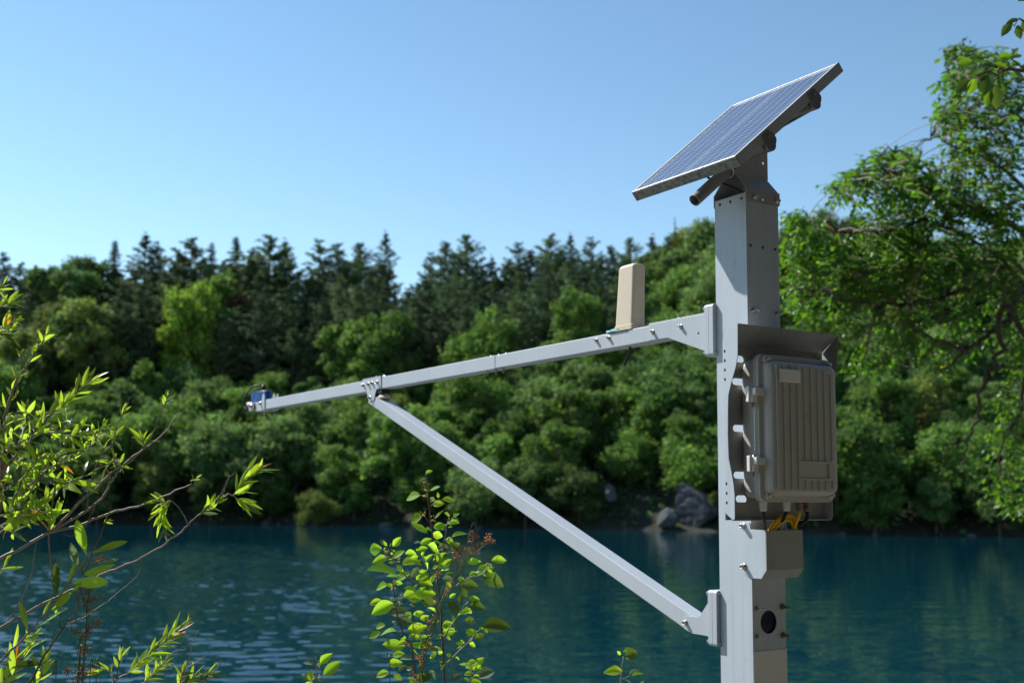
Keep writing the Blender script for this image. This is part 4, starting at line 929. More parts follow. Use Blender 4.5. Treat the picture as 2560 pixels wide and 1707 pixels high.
# --- willow shrub on the left; W7 and W8 are places read off the photograph
def W7(x, y, d=3.75): return PX(x / 2.904, 700 + y / 2.904, d)
def W8(x, y, d=3.75): return PX(x / 3.092, 1200 + y / 3.092, d)
wil = empty('willow_shrub', (-2.6, 3.6, 1.75), 0, 'willow shrub with narrow yellow-green leaves reaching in from the left', 'shrub')
B = Branchy(wil); WM = [(ML_WILLOW, 8), (ML_WILLOWD, 1.6), (ML_GREY, 0.5), (ML_ORANGE, 0.25)]
LN = LANCE
wb = np.array([-2.55, 3.6, 1.72])
wpart('stem', MB().tube(smooth_path([wb, (-2.5, 3.62, 2.1), (-2.3, 3.68, 2.5), W8(-260, 1250)], 5), [.03, .03, .028, .027, .026, .025, .024, .023, .022, .021, .02, .019, .018, .017, .016, .015], 8), M_TWIG, wil)
wpart('stem', MB().tube(smooth_path([wb, (-2.2, 3.6, 2.0), W8(-120, 1900, 3.7), W8(-40, 1600, 3.7)], 5), [.022 - .0007 * i for i in range(16)], 8), M_TWIGD, wil)
hub = W8(-260, 1250)
# upright main shoot
P = B.branch([hub, W7(-20, 1700), W7(10, 1450), W7(22, 1200), W7(35, 1000), W7(80, 830), W7(110, 750), W7(180, 650), W7(235, 550), W7(310, 440), W7(335, 395)], .0075, .0016)
B.leaves(P, .72, 1, 12, .03, .06, LN, WM); B.leaves(P, .35, .7, 5, .03, .05, LN, WM)
put_leaf(wil, LANCE[4], ML_WILLOW, W7(318, 445), W7(405, 350, 3.7), (0, 0, 1), 1.0); put_leaf(wil, LANCE[1], ML_GREY, W7(335, 412), W7(420, 405), (0, -.3, 1))
B.branch([W7(100, 800), W7(98, 740), W7(112, 690)], .003, .0015); B.branch([W7(85, 845), W7(118, 830), W7(128, 770)], .003, .002); B.branch([W7(240, 545), W7(255, 460), W7(263, 390)], .002, .0008)
P = B.branch([W7(180, 640), W7(160, 580), W7(135, 530)], .002, .001); B.leaves(P, .6, 1, 3, .025, .04, LN, WM)
# second shoot, leafy tip
P = B.branch([hub, W7(-10, 1500), W7(30, 1370), W7(240, 1140), W7(330, 1020), W7(390, 955), W7(520, 850), W7(600, 785), W7(680, 735)], .0065, .0015)
B.leaves(P, .80, 1, 17, .045, .075, LN, WM, .6); B.leaves(P, .40, .78, 12, .035, .06, LN, WM)
put_leaf(wil, LANCE[0], ML_WILLOW, W7(600, 790), W7(640, 620), (0, -1, .3)); put_leaf(wil, LANCE[2], ML_WILLOW, W7(560, 800), W7(556, 705), (0, -1, .3)); put_leaf(wil, LANCE[1], ML_WILLOW, W7(430, 920), W7(398, 795), (.3, -1, .3)); put_leaf(wil, LANCE[1], ML_WILLOW, W7(360, 970), W7(300, 945), (0, -.6, 1))
# twig sprays of the left mass: (path, leaves)
for pts, n, l0, l1 in [([(130, 1220), (200, 1010), (185, 950)], 9, .045, .075), ([(255, 1115), (215, 1010), (190, 960)], 8, .05, .08), ([(260, 1110), (290, 1060), (350, 1010)], 6, .05, .08),
        ([(0, 1290), (130, 1200), (260, 1115), (420, 1120), (520, 1130), (600, 1120)], 16, .05, .085), ([(300, 1110), (440, 1090), (500, 1050), (525, 1010)], 9, .05, .08), ([(-40, 1220), (40, 1170), (110, 1150)], 9, .045, .08), ([(-40, 1260), (80, 1215), (180, 1205)], 10, .045, .08),
        ([(30, 1370), (90, 1320), (150, 1310)], 7, .03, .055), ([(130, 1480), (250, 1330), (300, 1285), (345, 1270)], 10, .035, .06), ([(240, 1440), (330, 1350), (420, 1260)], 8, .04, .07), ([(140, 1568), (330, 1380), (450, 1330), (600, 1240), (720, 1150), (755, 1060)], 14, .04, .07),
        ([(600, 1240), (560, 1240), (500, 1275)], 6, .035, .06), ([(200, 1568), (290, 1440), (350, 1430)], 10, .04, .07), ([(-30, 1450), (60, 1440), (170, 1475)], 8, .05, .08), ([(110, 1568), (180, 1400), (200, 1365)], 6, .03, .05), ([(400, 1568), (440, 1480), (540, 1450), (640, 1415)], 7, .07, .10),
        ([(440, 1490), (555, 1455), (610, 1515)], 3, .07, .09), ([(700, 1170), (690, 1120), (750, 1080)], 8, .035, .06), ([(-30, 1060), (10, 1080), (40, 1020)], 5, .05, .08), ([(760, 1240), (815, 1190), (830, 1100)], 7, .04, .07), ([(830, 1300), (800, 1330), (750, 1350)], 8, .04, .07), ([(840, 1340), (860, 1300), (880, 1370)], 5, .03, .05)]:
    P = B.branch([W7(x, y, 3.75 + random.uniform(-.12, .15)) for x, y in pts], .0032, .0012); B.leaves(P, .25, 1, n, l0, l1, LN, WM, .8)
# yellowish mass at the lower left
for pts, n in [([(-60, 480), (60, 320), (150, 270), (290, 220), (400, 90), (440, 10)], 15), ([(-40, 380), (100, 300), (240, 230), (330, 150)], 12), ([(-60, 300), (60, 250), (180, 140)], 10), ([(60, 330), (200, 290), (330, 240), (380, 290)], 9), ([(-30, 420), (40, 390), (110, 405)], 6), ([(0, 690), (30, 680), (60, 620)], 3), ([(-30, 110), (60, 60), (150, 20)], 8)]:
    P = B.branch([W8(x, y, 3.7 + random.uniform(-.1, .15)) for x, y in pts], .0030, .0012); B.leaves(P, .2, 1, n, .05, .085, LN, [(ML_WILLOW, 9), (ML_ORANGE, .8), (ML_GREY, .5), (ML_WILLOWD, .5)], .65)
# long bare shoots to the right
P = B.branch([W8(-120, 700), W8(0, 610), W8(370, 410), W8(600, 350), W8(900, 240), W8(1150, 170), W8(1400, 60), W8(1500, 0), W7(1445, 1408)], .0060, .0010, M_TWIG); B.leaves(P, .93, .97, 4, .02, .035, LN, WM)
P = B.branch([W8(380, 405), W8(640, 150), W7(800, 1410), W7(850, 1370), W7(1050, 1220), W7(1170, 1130), W7(1240, 1050), W7(1290, 960), W7(1322, 898)], .0046, .0009); put_leaf(wil, LANCE[2], ML_WILLOW, W7(1085, 1165), W7(1172, 1172), (0, -.5, 1)); put_leaf(wil, LANCE[2], ML_WILLOW, W7(1245, 1055), W7(1268, 1030), (0, -.5, 1))
B.branch([W8(400, 400), W8(740, 180), W8(870, 0), W7(850, 1400), W7(950, 1310), W7(1040, 1230)], .0044, .002)
P = B.branch([W7(1090, 1165), W7(1130, 1060), W7(1170, 960), W7(1200, 890), W7(1215, 830)], .0026, .0007); B.leaves(P, .78, .95, 6, .02, .035, LN, WM)
P = B.branch([W7(1055, 1215), W7(1030, 1150), W7(1022, 1070)], .0022, .0008); B.leaves(P, .05, .5, 7, .04, .06, LN, WM)
P = B.branch([W7(855, 1385), W7(830, 1300), W7(815, 1210), W7(830, 1120), W7(890, 960), W7(920, 900), W7(947, 845)], .0034, .0008); B.leaves(P, .70, .80, 5, .025, .04, LN, WM)
B.branch([W7(645, 1560), W7(670, 1420), W7(720, 1300), W7(775, 1200)], .0028, .0012); B.branch([W7(590, 1180), W7(650, 1090), W7(695, 1015)], .0018, .0007, M_TWIGD); B.branch([W7(745, 1070), W7(760, 1020), W7(772, 975)], .0018, .0007)
P = B.branch([W8(-150, 1250), W8(0, 1140), W8(430, 905), W8(650, 800), W8(850, 700), W8(1010, 640), W8(1170, 560), W8(1350, 440), W8(1460, 340), W8(1590, 230), W8(1690, 160), W8(1740, 60), W8(1775, -40)], .0058, .0012)
B.leaves(P, .83, .90, 10, .025, .05, LN, WM)
P = B.branch([W8(1690, 165), W8(1760, 110), W8(1810, 110), W8(1900, -10), W7(1850, 1400), W7(1880, 1375)], .0028, .0010); B.leaves(P, .35, 1, 15, .05, .08, LN, WM, .55)
P = B.branch([W8(1800, 120), W8(1850, 150), W8(1900, 190)], .0022, .0010); B.leaves(P, .2, 1, 8, .05, .075, LN, WM, .6)
B.branch([W8(1680, 160), W8(1730, 60), W7(1655, 1450), W7(1712, 1385)], .002, .0008)
P = B.branch([W8(1455, 340), W8(1400, 240), W8(1340, 170), W8(1300, 155)], .0026, .0012); P2 = B.branch([W8(1320, 160), W8(1270, 200), W8(1250, 280), W8(1275, 400)], .0022, .0010); B.leaves(P2, .0, 1, 16, .035, .06, LN, WM, .7, -.2)
P = B.branch([W8(1330, 165), W8(1260, 170), W8(1200, 160)], .0018, .0009); B.leaves(P, .2, 1, 6, .035, .055, LN, WM, .7)
B.branch([W8(660, 700), W8(700, 600), W8(760, 470), W8(820, 320), W8(850, 220), W8(868, 148)], .0026, .0008, M_TWIGD); B.leaves([W8(800, 330), W8(840, 315)], 0, 1, 3, .02, .03, LN, WM)
B.branch([W8(60, 1085), W8(150, 950), W8(240, 740), W8(268, 560), W8(295, 440)], .0026, .0008); B.branch([W8(268, 560), W8(225, 480), W8(170, 360)], .0012, .0006, M_TWIGD)
B.branch([W8(430, -20), W8(410, 150), W8(390, 280), W8(375, 420), W8(385, 560), W8(402, 750)], .0030, .0020); B.branch([W8(700, 0), W8(680, 130), W8(660, 250)], .0022, .0012); B.branch([W8(740, 180), W8(700, 270), W8(640, 380), W8(560, 430), W8(490, 415)], .0016, .0007); B.branch([W8(20, 20), W8(20, 130), W8(60, 250)], .002, .001)
B.leaves([W8(385, 400), W8(395, 320), W8(430, 240)], 0, 1, 7, .05, .075, LN, WM)
# near shoot with the large leaves
P = B.branch([W8(-100, 1500, 3.5), W8(0, 1400, 3.5), W8(220, 1180, 3.5), W8(440, 920, 3.52), W8(600, 700, 3.55), W8(690, 560, 3.55)], .0044, .0016)
for (x0, y0, x1, y1, m, sp_, wd_) in [(668, 580, 600, 300, 'w', 1, 1), (715, 562, 980, 458, 'w', 1, .85), (603, 690, 548, 468, 'g', 1, .85), (432, 910, 432, 642, 'd', 1, .8), (548, 792, 852, 785, 'w', 1, 1), (730, 640, 802, 548, 'o', 0, 1), (650, 730, 886, 652, 'w', 0, .9), (760, 640, 942, 612, 'g', 0, .8), (690, 650, 868, 605, 'o', 0, .7), (215, 1165, 158, 938, 'd', 1, .9), (270, 1140, 545, 1012, 'w', 1, .8), (395, 1005, 572, 860, 'w', 1, .8),
        (190, 1220, 325, 1175, 'w', 0, 1), (525, 790, 592, 610, 'w', 0, .7), (0, 1425, 292, 1412, 'd', 1, .8), (95, 1505, 88, 1260, 'w', 0, .9), (105, 1300, 150, 1115, 'w', 0, 1), (325, 1060, 400, 890, 'w', 0, .7), (640, 740, 640, 640, 'd', 0, 1), (450, 900, 510, 830, 'w', 0, 1), (430, 1030, 445, 930, 'w', 0, 1), (180, 1230, 275, 1250, 'w', 0, 1), (120, 1380, 260, 1250, 'w', 0, .6), (20, 1440, 70, 1560, 'w', 0, 1), (60, 1340, 10, 1290, 'g', 0, 1), (560, 860, 640, 770, 'w', 0, 1)]:
    dd = random.uniform(-.04, .04)
    put_leaf(wil, random.choice(SPOON if sp_ else LANCE), {'w': ML_WILLOW, 'd': ML_WILLOWD, 'g': ML_GREY, 'o': ML_ORANGE}[m], W8(x0, y0, 3.52), W8(x1, y1, 3.52 + dd), toward(W8(x0, y0, 3.5)) + RNG.normal(0, .3, 3) + np.array([0, 0, .3]), wd_)
# dark stems and the low sprigs at the bottom
B.branch([W8(120, 1800, 3.6), W8(230, 1568, 3.6), W8(370, 1310, 3.6), W8(480, 1150, 3.6), W8(570, 1040, 3.62), W8(612, 930, 3.62)], .0052, .0012, M_TWIGD)
B.branch([W8(500, 1120, 3.62), W8(650, 1055, 3.65), W8(730, 1005, 3.65), W8(900, 880, 3.7), W8(1050, 750, 3.7), W8(1085, 678, 3.7)], .0024, .0006, M_TWIG); B.branch([W8(480, 1150, 3.6), W8(460, 1090, 3.6), W8(510, 920, 3.6)], .002, .001, M_TWIGD)
P = B.branch([W8(760, 1720, 3.7), W8(880, 1560, 3.7), W8(1000, 1480, 3.7), W8(1100, 1390, 3.7), W8(1230, 1280, 3.7), W8(1340, 1180, 3.7), W8(1455, 1085, 3.7)], .0040, .0010); B.leaves(P, .35, .92, 26, .04, .065, LN, WM, .6); put_leaf(wil, LANCE[2], ML_ORANGE, W8(1350, 1205, 3.7), W8(1450, 1180, 3.7), (0, -1, .5)); B.leaves(P, .98, 1, 4, .02, .025, LN, [(ML_GREY, 1), (ML_WILLOW, 1)])
P = B.branch([W8(960, 1640, 3.72), W8(1110, 1560, 3.72), W8(1240, 1440, 3.72), W8(1340, 1325, 3.72), W8(1445, 1305, 3.72)], .003, .0008); B.leaves(P, .3, .65, 14, .035, .055, LN, WM, .8)
P = B.branch([W8(1380, 1580, 3.72), W8(1420, 1480, 3.72), W8(1470, 1350, 3.72), W8(1482, 1262, 3.72), W8(1522, 1180, 3.72)], .003, .0009); B.leaves(P, 0, .3, 8, .03, .05, LN, WM); B.branch([W8(1480, 1270, 3.72), W8(1440, 1245, 3.72)], .0015, .0006); B.branch([W8(1480, 1430, 3.72), W8(1540, 1390, 3.72), W8(1590, 1350, 3.72)], .0018, .0007)
P = B.branch([W8(1560, 1600, 3.72), W8(1640, 1500, 3.72), W8(1712, 1390, 3.72), W8(1692, 1350, 3.72)], .0028, .0008); P = B.branch([W8(1400, 1600, 3.72), W8(1500, 1520, 3.72), W8(1620, 1500, 3.72)], .0025, .001); B.leaves(P, .1, 1, 13, .035, .06, LN, WM, .7)
P = B.branch([W8(880, 1600, 3.7), W8(870, 1510, 3.7), W8(830, 1460, 3.7), W8(740, 1465, 3.7)], .0022, .001); B.leaves(P, .3, 1, 8, .03, .055, LN, WM)
P = B.branch([W8(890, 1560, 3.7), W8(930, 1380, 3.7), W8(955, 1280, 3.7), W8(975, 1180, 3.7)], .0022, .0006, M_TWIGD); B.leaves(P, .3, .6, 5, .03, .045, LN, WM)
P = B.branch([W8(250, 1700, 3.65), W8(320, 1500, 3.65), W8(335, 1400, 3.65)], .003, .001); B.leaves(P, .2, 1, 8, .04, .07, LN, WM)
P = B.branch([W8(-40, 1640, 3.6), W8(80, 1500, 3.6), W8(200, 1330, 3.6), W8(250, 1250, 3.6)], .003, .001); B.leaves(P, .1, 1, 9, .05, .08, LN, WM, .5)
# leafy tips that enter at the left edge, higher up
for pts, n, l0, l1 in [([(-90, 360), (0, 355), (60, 325), (110, 295)], 11, .04, .065), ([(-60, 400), (20, 395), (70, 380)], 9, .045, .07), ([(-60, 200), (20, 190), (80, 160)], 8, .04, .065), ([(-60, 60), (-10, 80), (20, 40)], 6, .035, .05), ([(-70, 1040), (-20, 900), (35, 950)], 2, .04, .05)]:
    P = B.branch([W7(x, y) for x, y in pts], .003, .001); B.leaves(P, .25, 1, n, l0, l1, LN, WM, .8)
B.branch([hub, W7(-160, 900), W7(-130, 420), W7(-60, 200)], .008, .003); B.branch([W7(-130, 420), W7(-90, 360)], .004, .003)

# --- rushes with brown seed clusters
SEEDC = [None, None]
def seed_cluster(seed):
    rg = random.Random(seed); mb = MB()
    for i in range(16):
        d = Vector((rg.gauss(0, 1), rg.gauss(0, 1), rg.gauss(.2, 1))).normalized(); c = d * rg.uniform(.2, .8)
        mb.tube([c, c + d * .45], [.16, .02], 4)
    return mb.mesh('seed_cluster')
SEEDC = [seed_cluster(1), seed_cluster(2)]
def rush(name, label, stems, clusters, base, size, mats):
    r = empty(name, base, 0, label, 'rush')
    for pts, r0 in stems: wpart('stem', MB().tube(smooth_path([base] + pts, 5), [r0 * (1 - .75 * i / (5 * len(pts))) for i in range(5 * len(pts) + 1)] if len(pts) > 1 else r0, 6), M_RUSH, r)
    for i, (p, s) in enumerate(clusters):
        link('seed_cluster', SEEDC[i % 2], random.choice(mats), r, Matrix.Translation(Vector(tuple(p)) - Vector(r.location)) @ Euler((random.uniform(0, 6), random.uniform(0, 6), random.uniform(0, 6))).to_matrix().to_4x4() @ Matrix.Scale(size * s, 4))
cl = [(W8(x, y, 3.6), random.uniform(.8, 1.2)) for x, y in [(600, 870), (610, 825), (680, 850), (680, 895), (690, 940), (720, 925), (765, 910), (660, 965), (615, 920), (705, 1005), (565, 1150), (700, 1140), (740, 1110), (755, 1095), (660, 1185), (690, 1160), (620, 1185), (655, 1320), (680, 1300), (640, 1330), (510, 1470), (540, 1480), (640, 1470), (660, 1455), (600, 1530), (650, 1540), (580, 1545), (620, 1500)]]
rush('dry_rush', 'dark brown dried rush stalk with seed clusters in front of the willow', [([W8(600, 1568, 3.6), W8(650, 1300, 3.6), W8(670, 1050, 3.6), W8(635, 880, 3.6), W8(608, 815, 3.6)], .0042), ([W8(660, 1300, 3.6), W8(690, 1170, 3.6), W8(750, 1095, 3.6)], .0016), ([W8(660, 1230, 3.6), W8(620, 1180, 3.6), W8(565, 1150, 3.6)], .0014), ([W8(672, 1040, 3.6), W8(690, 940, 3.6), W8(680, 845, 3.6)], .0014), ([W8(672, 1000, 3.6), W8(720, 930, 3.6), W8(768, 908, 3.6)], .0012)], cl, W8(560, 1900, 3.6) * np.array([1, 1, 0]) + np.array([0, 0, 1.75]), .0145, [M_SEED])
def KK(x, y, d=3.7): return PX(740 + x / 2.867, 1160 + y / 2.867, d)
kb = KK(950, 2600, 3.7) * np.array([1, 1, 0]) + np.array([0, 0, 1.75])
cl = [(KK(x + random.uniform(-8, 8), y + random.uniform(-8, 8), 3.62), random.uniform(.6, 1.1)) for x, y in [(1262, 490), (1275, 520), (1285, 520), (1378, 508), (1365, 540), (1408, 550), (1395, 555), (1360, 560), (1330, 570), (1300, 575), (1305, 622), (1285, 625), (1270, 575), (1250, 555), (1255, 610), (1245, 635), (1120, 600), (1135, 590), (1150, 610), (1130, 620), (1185, 610), (1175, 635), (1190, 640), (1160, 640), (1150, 660), (1210, 620), (1140, 690), (1180, 700), (1170, 760), (1150, 740), (1100, 870), (1110, 840), (1090, 895), (1075, 930), (1020, 800), (1010, 790), (990, 960), (985, 990), (960, 1110), (950, 1130), (955, 1165), (985, 1090), (740, 1220), (780, 1270), (800, 1290), (940, 1275), (960, 1310), (990, 1315), (930, 1310), (880, 1390), (900, 1400), (890, 1430), (870, 1380), (830, 1500), (860, 1530), (850, 1550), (910, 1340)]]
rush('dry_rush', 'reddish brown dried rush with branching seed heads among the round leaves', [([KK(900, 1568, 3.62), KK(980, 1200, 3.62), KK(1050, 960, 3.62), KK(1130, 800, 3.62), KK(1150, 650, 3.62)], .0030), ([KK(915, 1568, 3.64), KK(1000, 1150, 3.64), KK(1080, 930, 3.64), KK(1180, 760, 3.64), KK(1250, 610, 3.64), KK(1275, 500, 3.64)], .0022), ([KK(890, 1568, 3.64), KK(960, 1250, 3.64), KK(1030, 1000, 3.64), KK(1130, 830, 3.64), KK(1290, 630, 3.64), KK(1400, 552, 3.64)], .0020), ([KK(880, 1568, 3.63), KK(950, 1230, 3.63), KK(1010, 1000, 3.63), KK(1060, 860, 3.63)], .0024), ([KK(1200, 720, 3.63), KK(1330, 575, 3.63), KK(1378, 508, 3.63)], .0014)], cl, kb + np.array([-.05, -.08, 0]), .0120, [M_SEED2, M_SEED2, M_SEED])

# --- round-leaved shrub in the middle
def shrub(name, label, base, stems, leaves, fn, dep, buds=(), extra=0):
    r = empty(name, base, 0, label, 'shrub'); bb = Branchy(r)
    for pts, r0, r1 in stems: bb.branch([base if q is None else (fn(q[0], q[1], dep + (q[2] if len(q) > 2 else 0))) for q in pts], r0, r1, M_TWIGD if r0 > .003 else M_TWIG)
    leaves = list(leaves)
    for k in range(extra):
        st_ = random.choice([q for q in stems if len(q[0]) > 3]); pp_ = [q for q in st_[0] if q is not None]; i_ = random.randrange(len(pp_) - 1); f_ = random.random(); x_ = pp_[i_][0] * (1 - f_) + pp_[i_ + 1][0] * f_; y_ = pp_[i_][1] * (1 - f_) + pp_[i_ + 1][1] * f_; a_ = random.uniform(-1.0, 1.0) + (0 if random.random() < .5 else PI); l_ = random.uniform(32, 72); leaves.append((x_ + 12 * math.cos(a_), y_ - 12 * math.sin(a_), x_ + l_ * math.cos(a_), y_ - l_ * math.sin(a_), random.choice(['', '', '', '', '', 'd', 'g'])))
    for (x0, y0, x1, y1, m) in leaves:
        d0 = dep + random.uniform(-.10, .10); b = fn(x0, y0, d0); ll = np.linalg.norm(fn(x1, y1, d0) - b)
        tip = fn(x1, y1, d0) + F0 * random.uniform(-.45, .45) * ll
        if m == 'n': m = ''
        nr = toward(b) * random.uniform(.5, 1.3) + np.array([0, 0, random.uniform(.1, .8)]) + RNG.normal(0, .25, 3)
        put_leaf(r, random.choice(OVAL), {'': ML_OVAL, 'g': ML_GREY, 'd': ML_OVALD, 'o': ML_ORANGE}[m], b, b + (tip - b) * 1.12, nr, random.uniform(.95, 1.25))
    if buds:
        mb = MB()
        for (x, y) in buds:
            for k in range(9):
                c = Vector(tuple(fn(x + random.gauss(0, 11), y + random.gauss(0, 9), dep + random.uniform(-.02, .02)))); s_ = random.uniform(.0018, .0034)
                mb.add([c + Vector(v) * s_ for v in ((1, 0, 0), (-1, 0, 0), (0, 1, 0), (0, -1, 0), (0, 0, 1), (0, 0, -1))], [(0, 2, 4), (2, 1, 4), (1, 3, 4), (3, 0, 4), (2, 0, 5), (1, 2, 5), (3, 1, 5), (0, 3, 5)])
        o = wpart('flower_buds', mb, M_BUD, r); o['kind'] = 'stuff'
    return r
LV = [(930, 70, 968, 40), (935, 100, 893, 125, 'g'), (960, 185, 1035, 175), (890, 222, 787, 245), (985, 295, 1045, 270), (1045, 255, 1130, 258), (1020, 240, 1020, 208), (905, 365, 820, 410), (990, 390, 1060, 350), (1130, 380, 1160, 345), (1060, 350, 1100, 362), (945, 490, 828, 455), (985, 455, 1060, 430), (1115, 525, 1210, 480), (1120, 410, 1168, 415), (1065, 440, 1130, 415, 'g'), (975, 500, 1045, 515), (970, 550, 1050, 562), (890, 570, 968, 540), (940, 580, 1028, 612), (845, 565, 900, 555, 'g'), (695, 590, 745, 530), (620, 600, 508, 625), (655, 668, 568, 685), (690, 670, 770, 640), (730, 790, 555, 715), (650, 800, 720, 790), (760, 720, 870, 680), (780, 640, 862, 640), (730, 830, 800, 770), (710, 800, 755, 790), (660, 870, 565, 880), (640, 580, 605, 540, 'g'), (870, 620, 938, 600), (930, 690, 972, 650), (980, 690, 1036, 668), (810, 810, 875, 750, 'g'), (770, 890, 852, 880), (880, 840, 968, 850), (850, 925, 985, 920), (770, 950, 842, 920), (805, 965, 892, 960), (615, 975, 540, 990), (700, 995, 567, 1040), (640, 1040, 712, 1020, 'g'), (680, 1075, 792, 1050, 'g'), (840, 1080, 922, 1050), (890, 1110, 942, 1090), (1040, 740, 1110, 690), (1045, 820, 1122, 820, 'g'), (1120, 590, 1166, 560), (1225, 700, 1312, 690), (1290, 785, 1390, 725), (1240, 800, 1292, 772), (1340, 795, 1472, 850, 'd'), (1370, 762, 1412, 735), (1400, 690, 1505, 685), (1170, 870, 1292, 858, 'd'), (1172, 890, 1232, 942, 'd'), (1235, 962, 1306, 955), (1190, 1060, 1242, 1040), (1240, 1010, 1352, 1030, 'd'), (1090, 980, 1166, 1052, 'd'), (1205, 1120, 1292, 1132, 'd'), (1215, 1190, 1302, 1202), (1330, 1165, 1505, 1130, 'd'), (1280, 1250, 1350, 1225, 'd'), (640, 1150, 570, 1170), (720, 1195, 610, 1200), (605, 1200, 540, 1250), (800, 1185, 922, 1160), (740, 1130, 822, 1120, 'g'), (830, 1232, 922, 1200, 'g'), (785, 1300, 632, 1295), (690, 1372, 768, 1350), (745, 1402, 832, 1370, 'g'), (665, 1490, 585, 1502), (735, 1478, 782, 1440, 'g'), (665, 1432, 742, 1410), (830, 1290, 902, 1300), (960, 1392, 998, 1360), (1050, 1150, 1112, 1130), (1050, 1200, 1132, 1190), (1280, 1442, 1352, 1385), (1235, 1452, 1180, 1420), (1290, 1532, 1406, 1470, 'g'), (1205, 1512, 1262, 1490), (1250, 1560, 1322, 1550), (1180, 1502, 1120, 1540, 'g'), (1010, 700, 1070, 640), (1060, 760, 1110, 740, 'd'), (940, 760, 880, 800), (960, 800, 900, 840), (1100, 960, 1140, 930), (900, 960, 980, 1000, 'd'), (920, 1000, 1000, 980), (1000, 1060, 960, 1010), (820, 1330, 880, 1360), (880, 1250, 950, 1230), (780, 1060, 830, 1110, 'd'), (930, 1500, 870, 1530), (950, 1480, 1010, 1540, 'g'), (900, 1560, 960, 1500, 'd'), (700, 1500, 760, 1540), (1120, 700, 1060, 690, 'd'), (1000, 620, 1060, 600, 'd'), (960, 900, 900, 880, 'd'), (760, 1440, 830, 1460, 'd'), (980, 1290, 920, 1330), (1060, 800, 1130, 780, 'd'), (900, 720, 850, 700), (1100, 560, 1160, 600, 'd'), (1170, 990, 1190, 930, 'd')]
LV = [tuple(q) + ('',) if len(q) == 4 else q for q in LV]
ST = [([None, (1085, 2000), (1062, 1568), (1040, 1100), (1012, 800), (988, 600), (965, 400), (945, 250), (930, 70)], .0052, .0014), ([None, (900, 1900), (862, 1568), (830, 1300), (780, 1240), (720, 1050), (700, 880), (698, 820)], .0042, .0012), ([(1008, 790), (950, 740), (900, 680), (880, 640)], .0026, .0012), ([(1000, 900), (830, 830), (740, 750), (680, 650), (648, 565)], .0028, .0010), ([(1018, 820), (1045, 650), (1070, 500), (1095, 385)], .0026, .0010), ([(1055, 1250), (1130, 1130), (1190, 1050), (1220, 970)], .0026, .0010), ([(1068, 1435), (1200, 1310), (1280, 1220), (1330, 1165)], .0028, .0012), ([(1030, 980), (1120, 890), (1250, 810), (1330, 790), (1400, 710)], .0026, .0010), ([None, (1230, 1900), (1250, 1560), (1270, 1450), (1300, 1410)], .0030, .0012), ([(1045, 1355), (940, 1285), (880, 1230), (800, 1180)], .0024, .0010), ([(840, 1340), (820, 1240), (790, 1090)], .0024, .001), ([(1050, 1540), (1000, 1490), (960, 1490)], .002, .001), ([(980, 440), (920, 370)], .0014, .0008), ([(962, 300), (1020, 260), (1045, 255)], .0014, .0008), ([(945, 235), (890, 222)], .0012, .0008), ([(720, 1050), (640, 1010)], .0014, .0008), ([(860, 1500), (740, 1430), (665, 1430)], .0018, .0008)]
BD = [(930, 135), (930, 185), (925, 235), (990, 270), (915, 360), (985, 400), (655, 630), (680, 685), (740, 690), (705, 850), (690, 885), (690, 965), (745, 960), (740, 1000), (700, 1135), (730, 1090), (1090, 530), (1075, 580), (1280, 1440), (1265, 1460), (720, 1435), (1380, 720), (1105, 390), (900, 760), (1000, 830), (830, 1010)]
shrub('round_leaved_shrub', 'upright shrub with round bright green leaves in front of the lake', kb, ST, LV, KK, 3.7, BD, 150)
b2 = KK(150, 2600) * np.array([1, 1, 0]) + np.array([0, 0, 1.75])
shrub('leafy_sprig', 'small two-leaf green sprig at the bottom edge left of the round-leaved shrub', b2, [([None, (150, 2000), (150, 1568), (146, 1400), (140, 1385)], .0026, .0010), ([(150, 1540), (185, 1520)], .0012, .0008), ([(148, 1600), (95, 1550)], .0012, .0008)],
      [(175, 1425, 240, 1362, ''), (195, 1510, 306, 1438, ''), (130, 1430, 68, 1405, 'g'), (105, 1552, 100, 1480, ''), (80, 1548, 45, 1503, 'd'), (150, 1445, 175, 1425, ''), (120, 1560, 60, 1600, '')], KK, 3.7, [(160, 1440), (165, 1530), (120, 1545)])
def RR(x, y, d=3.7): return PX(1480 + x / 12.34, 1580 + y / 12.34, d)
b3 = RR(880, 5000) * np.array([1, 1, 0]) + np.array([0, 0, 1.75])
shrub('leafy_sprig', 'small curled green sprig at the bottom edge left of the post', b3, [([None, (880, 3000), (890, 1568), (910, 1250), (960, 740)], .0024, .0014), ([(900, 1450), (1050, 1390), (1150, 1340)], .0012, .0008)],
      [(1000, 620, 1310, 470, ''), (1010, 730, 1410, 640, 'd'), (890, 690, 760, 570, ''), (1040, 780, 1180, 750, ''), (920, 1210, 460, 1130, ''), (1150, 1350, 1410, 1140, 'g'), (1230, 1320, 1530, 1210, ''), (1000, 1460, 1240, 1580, 'g'), (1450, 1700, 1560, 1500, 'd'), (960, 600, 1040, 560, '')], RR, 3.7)

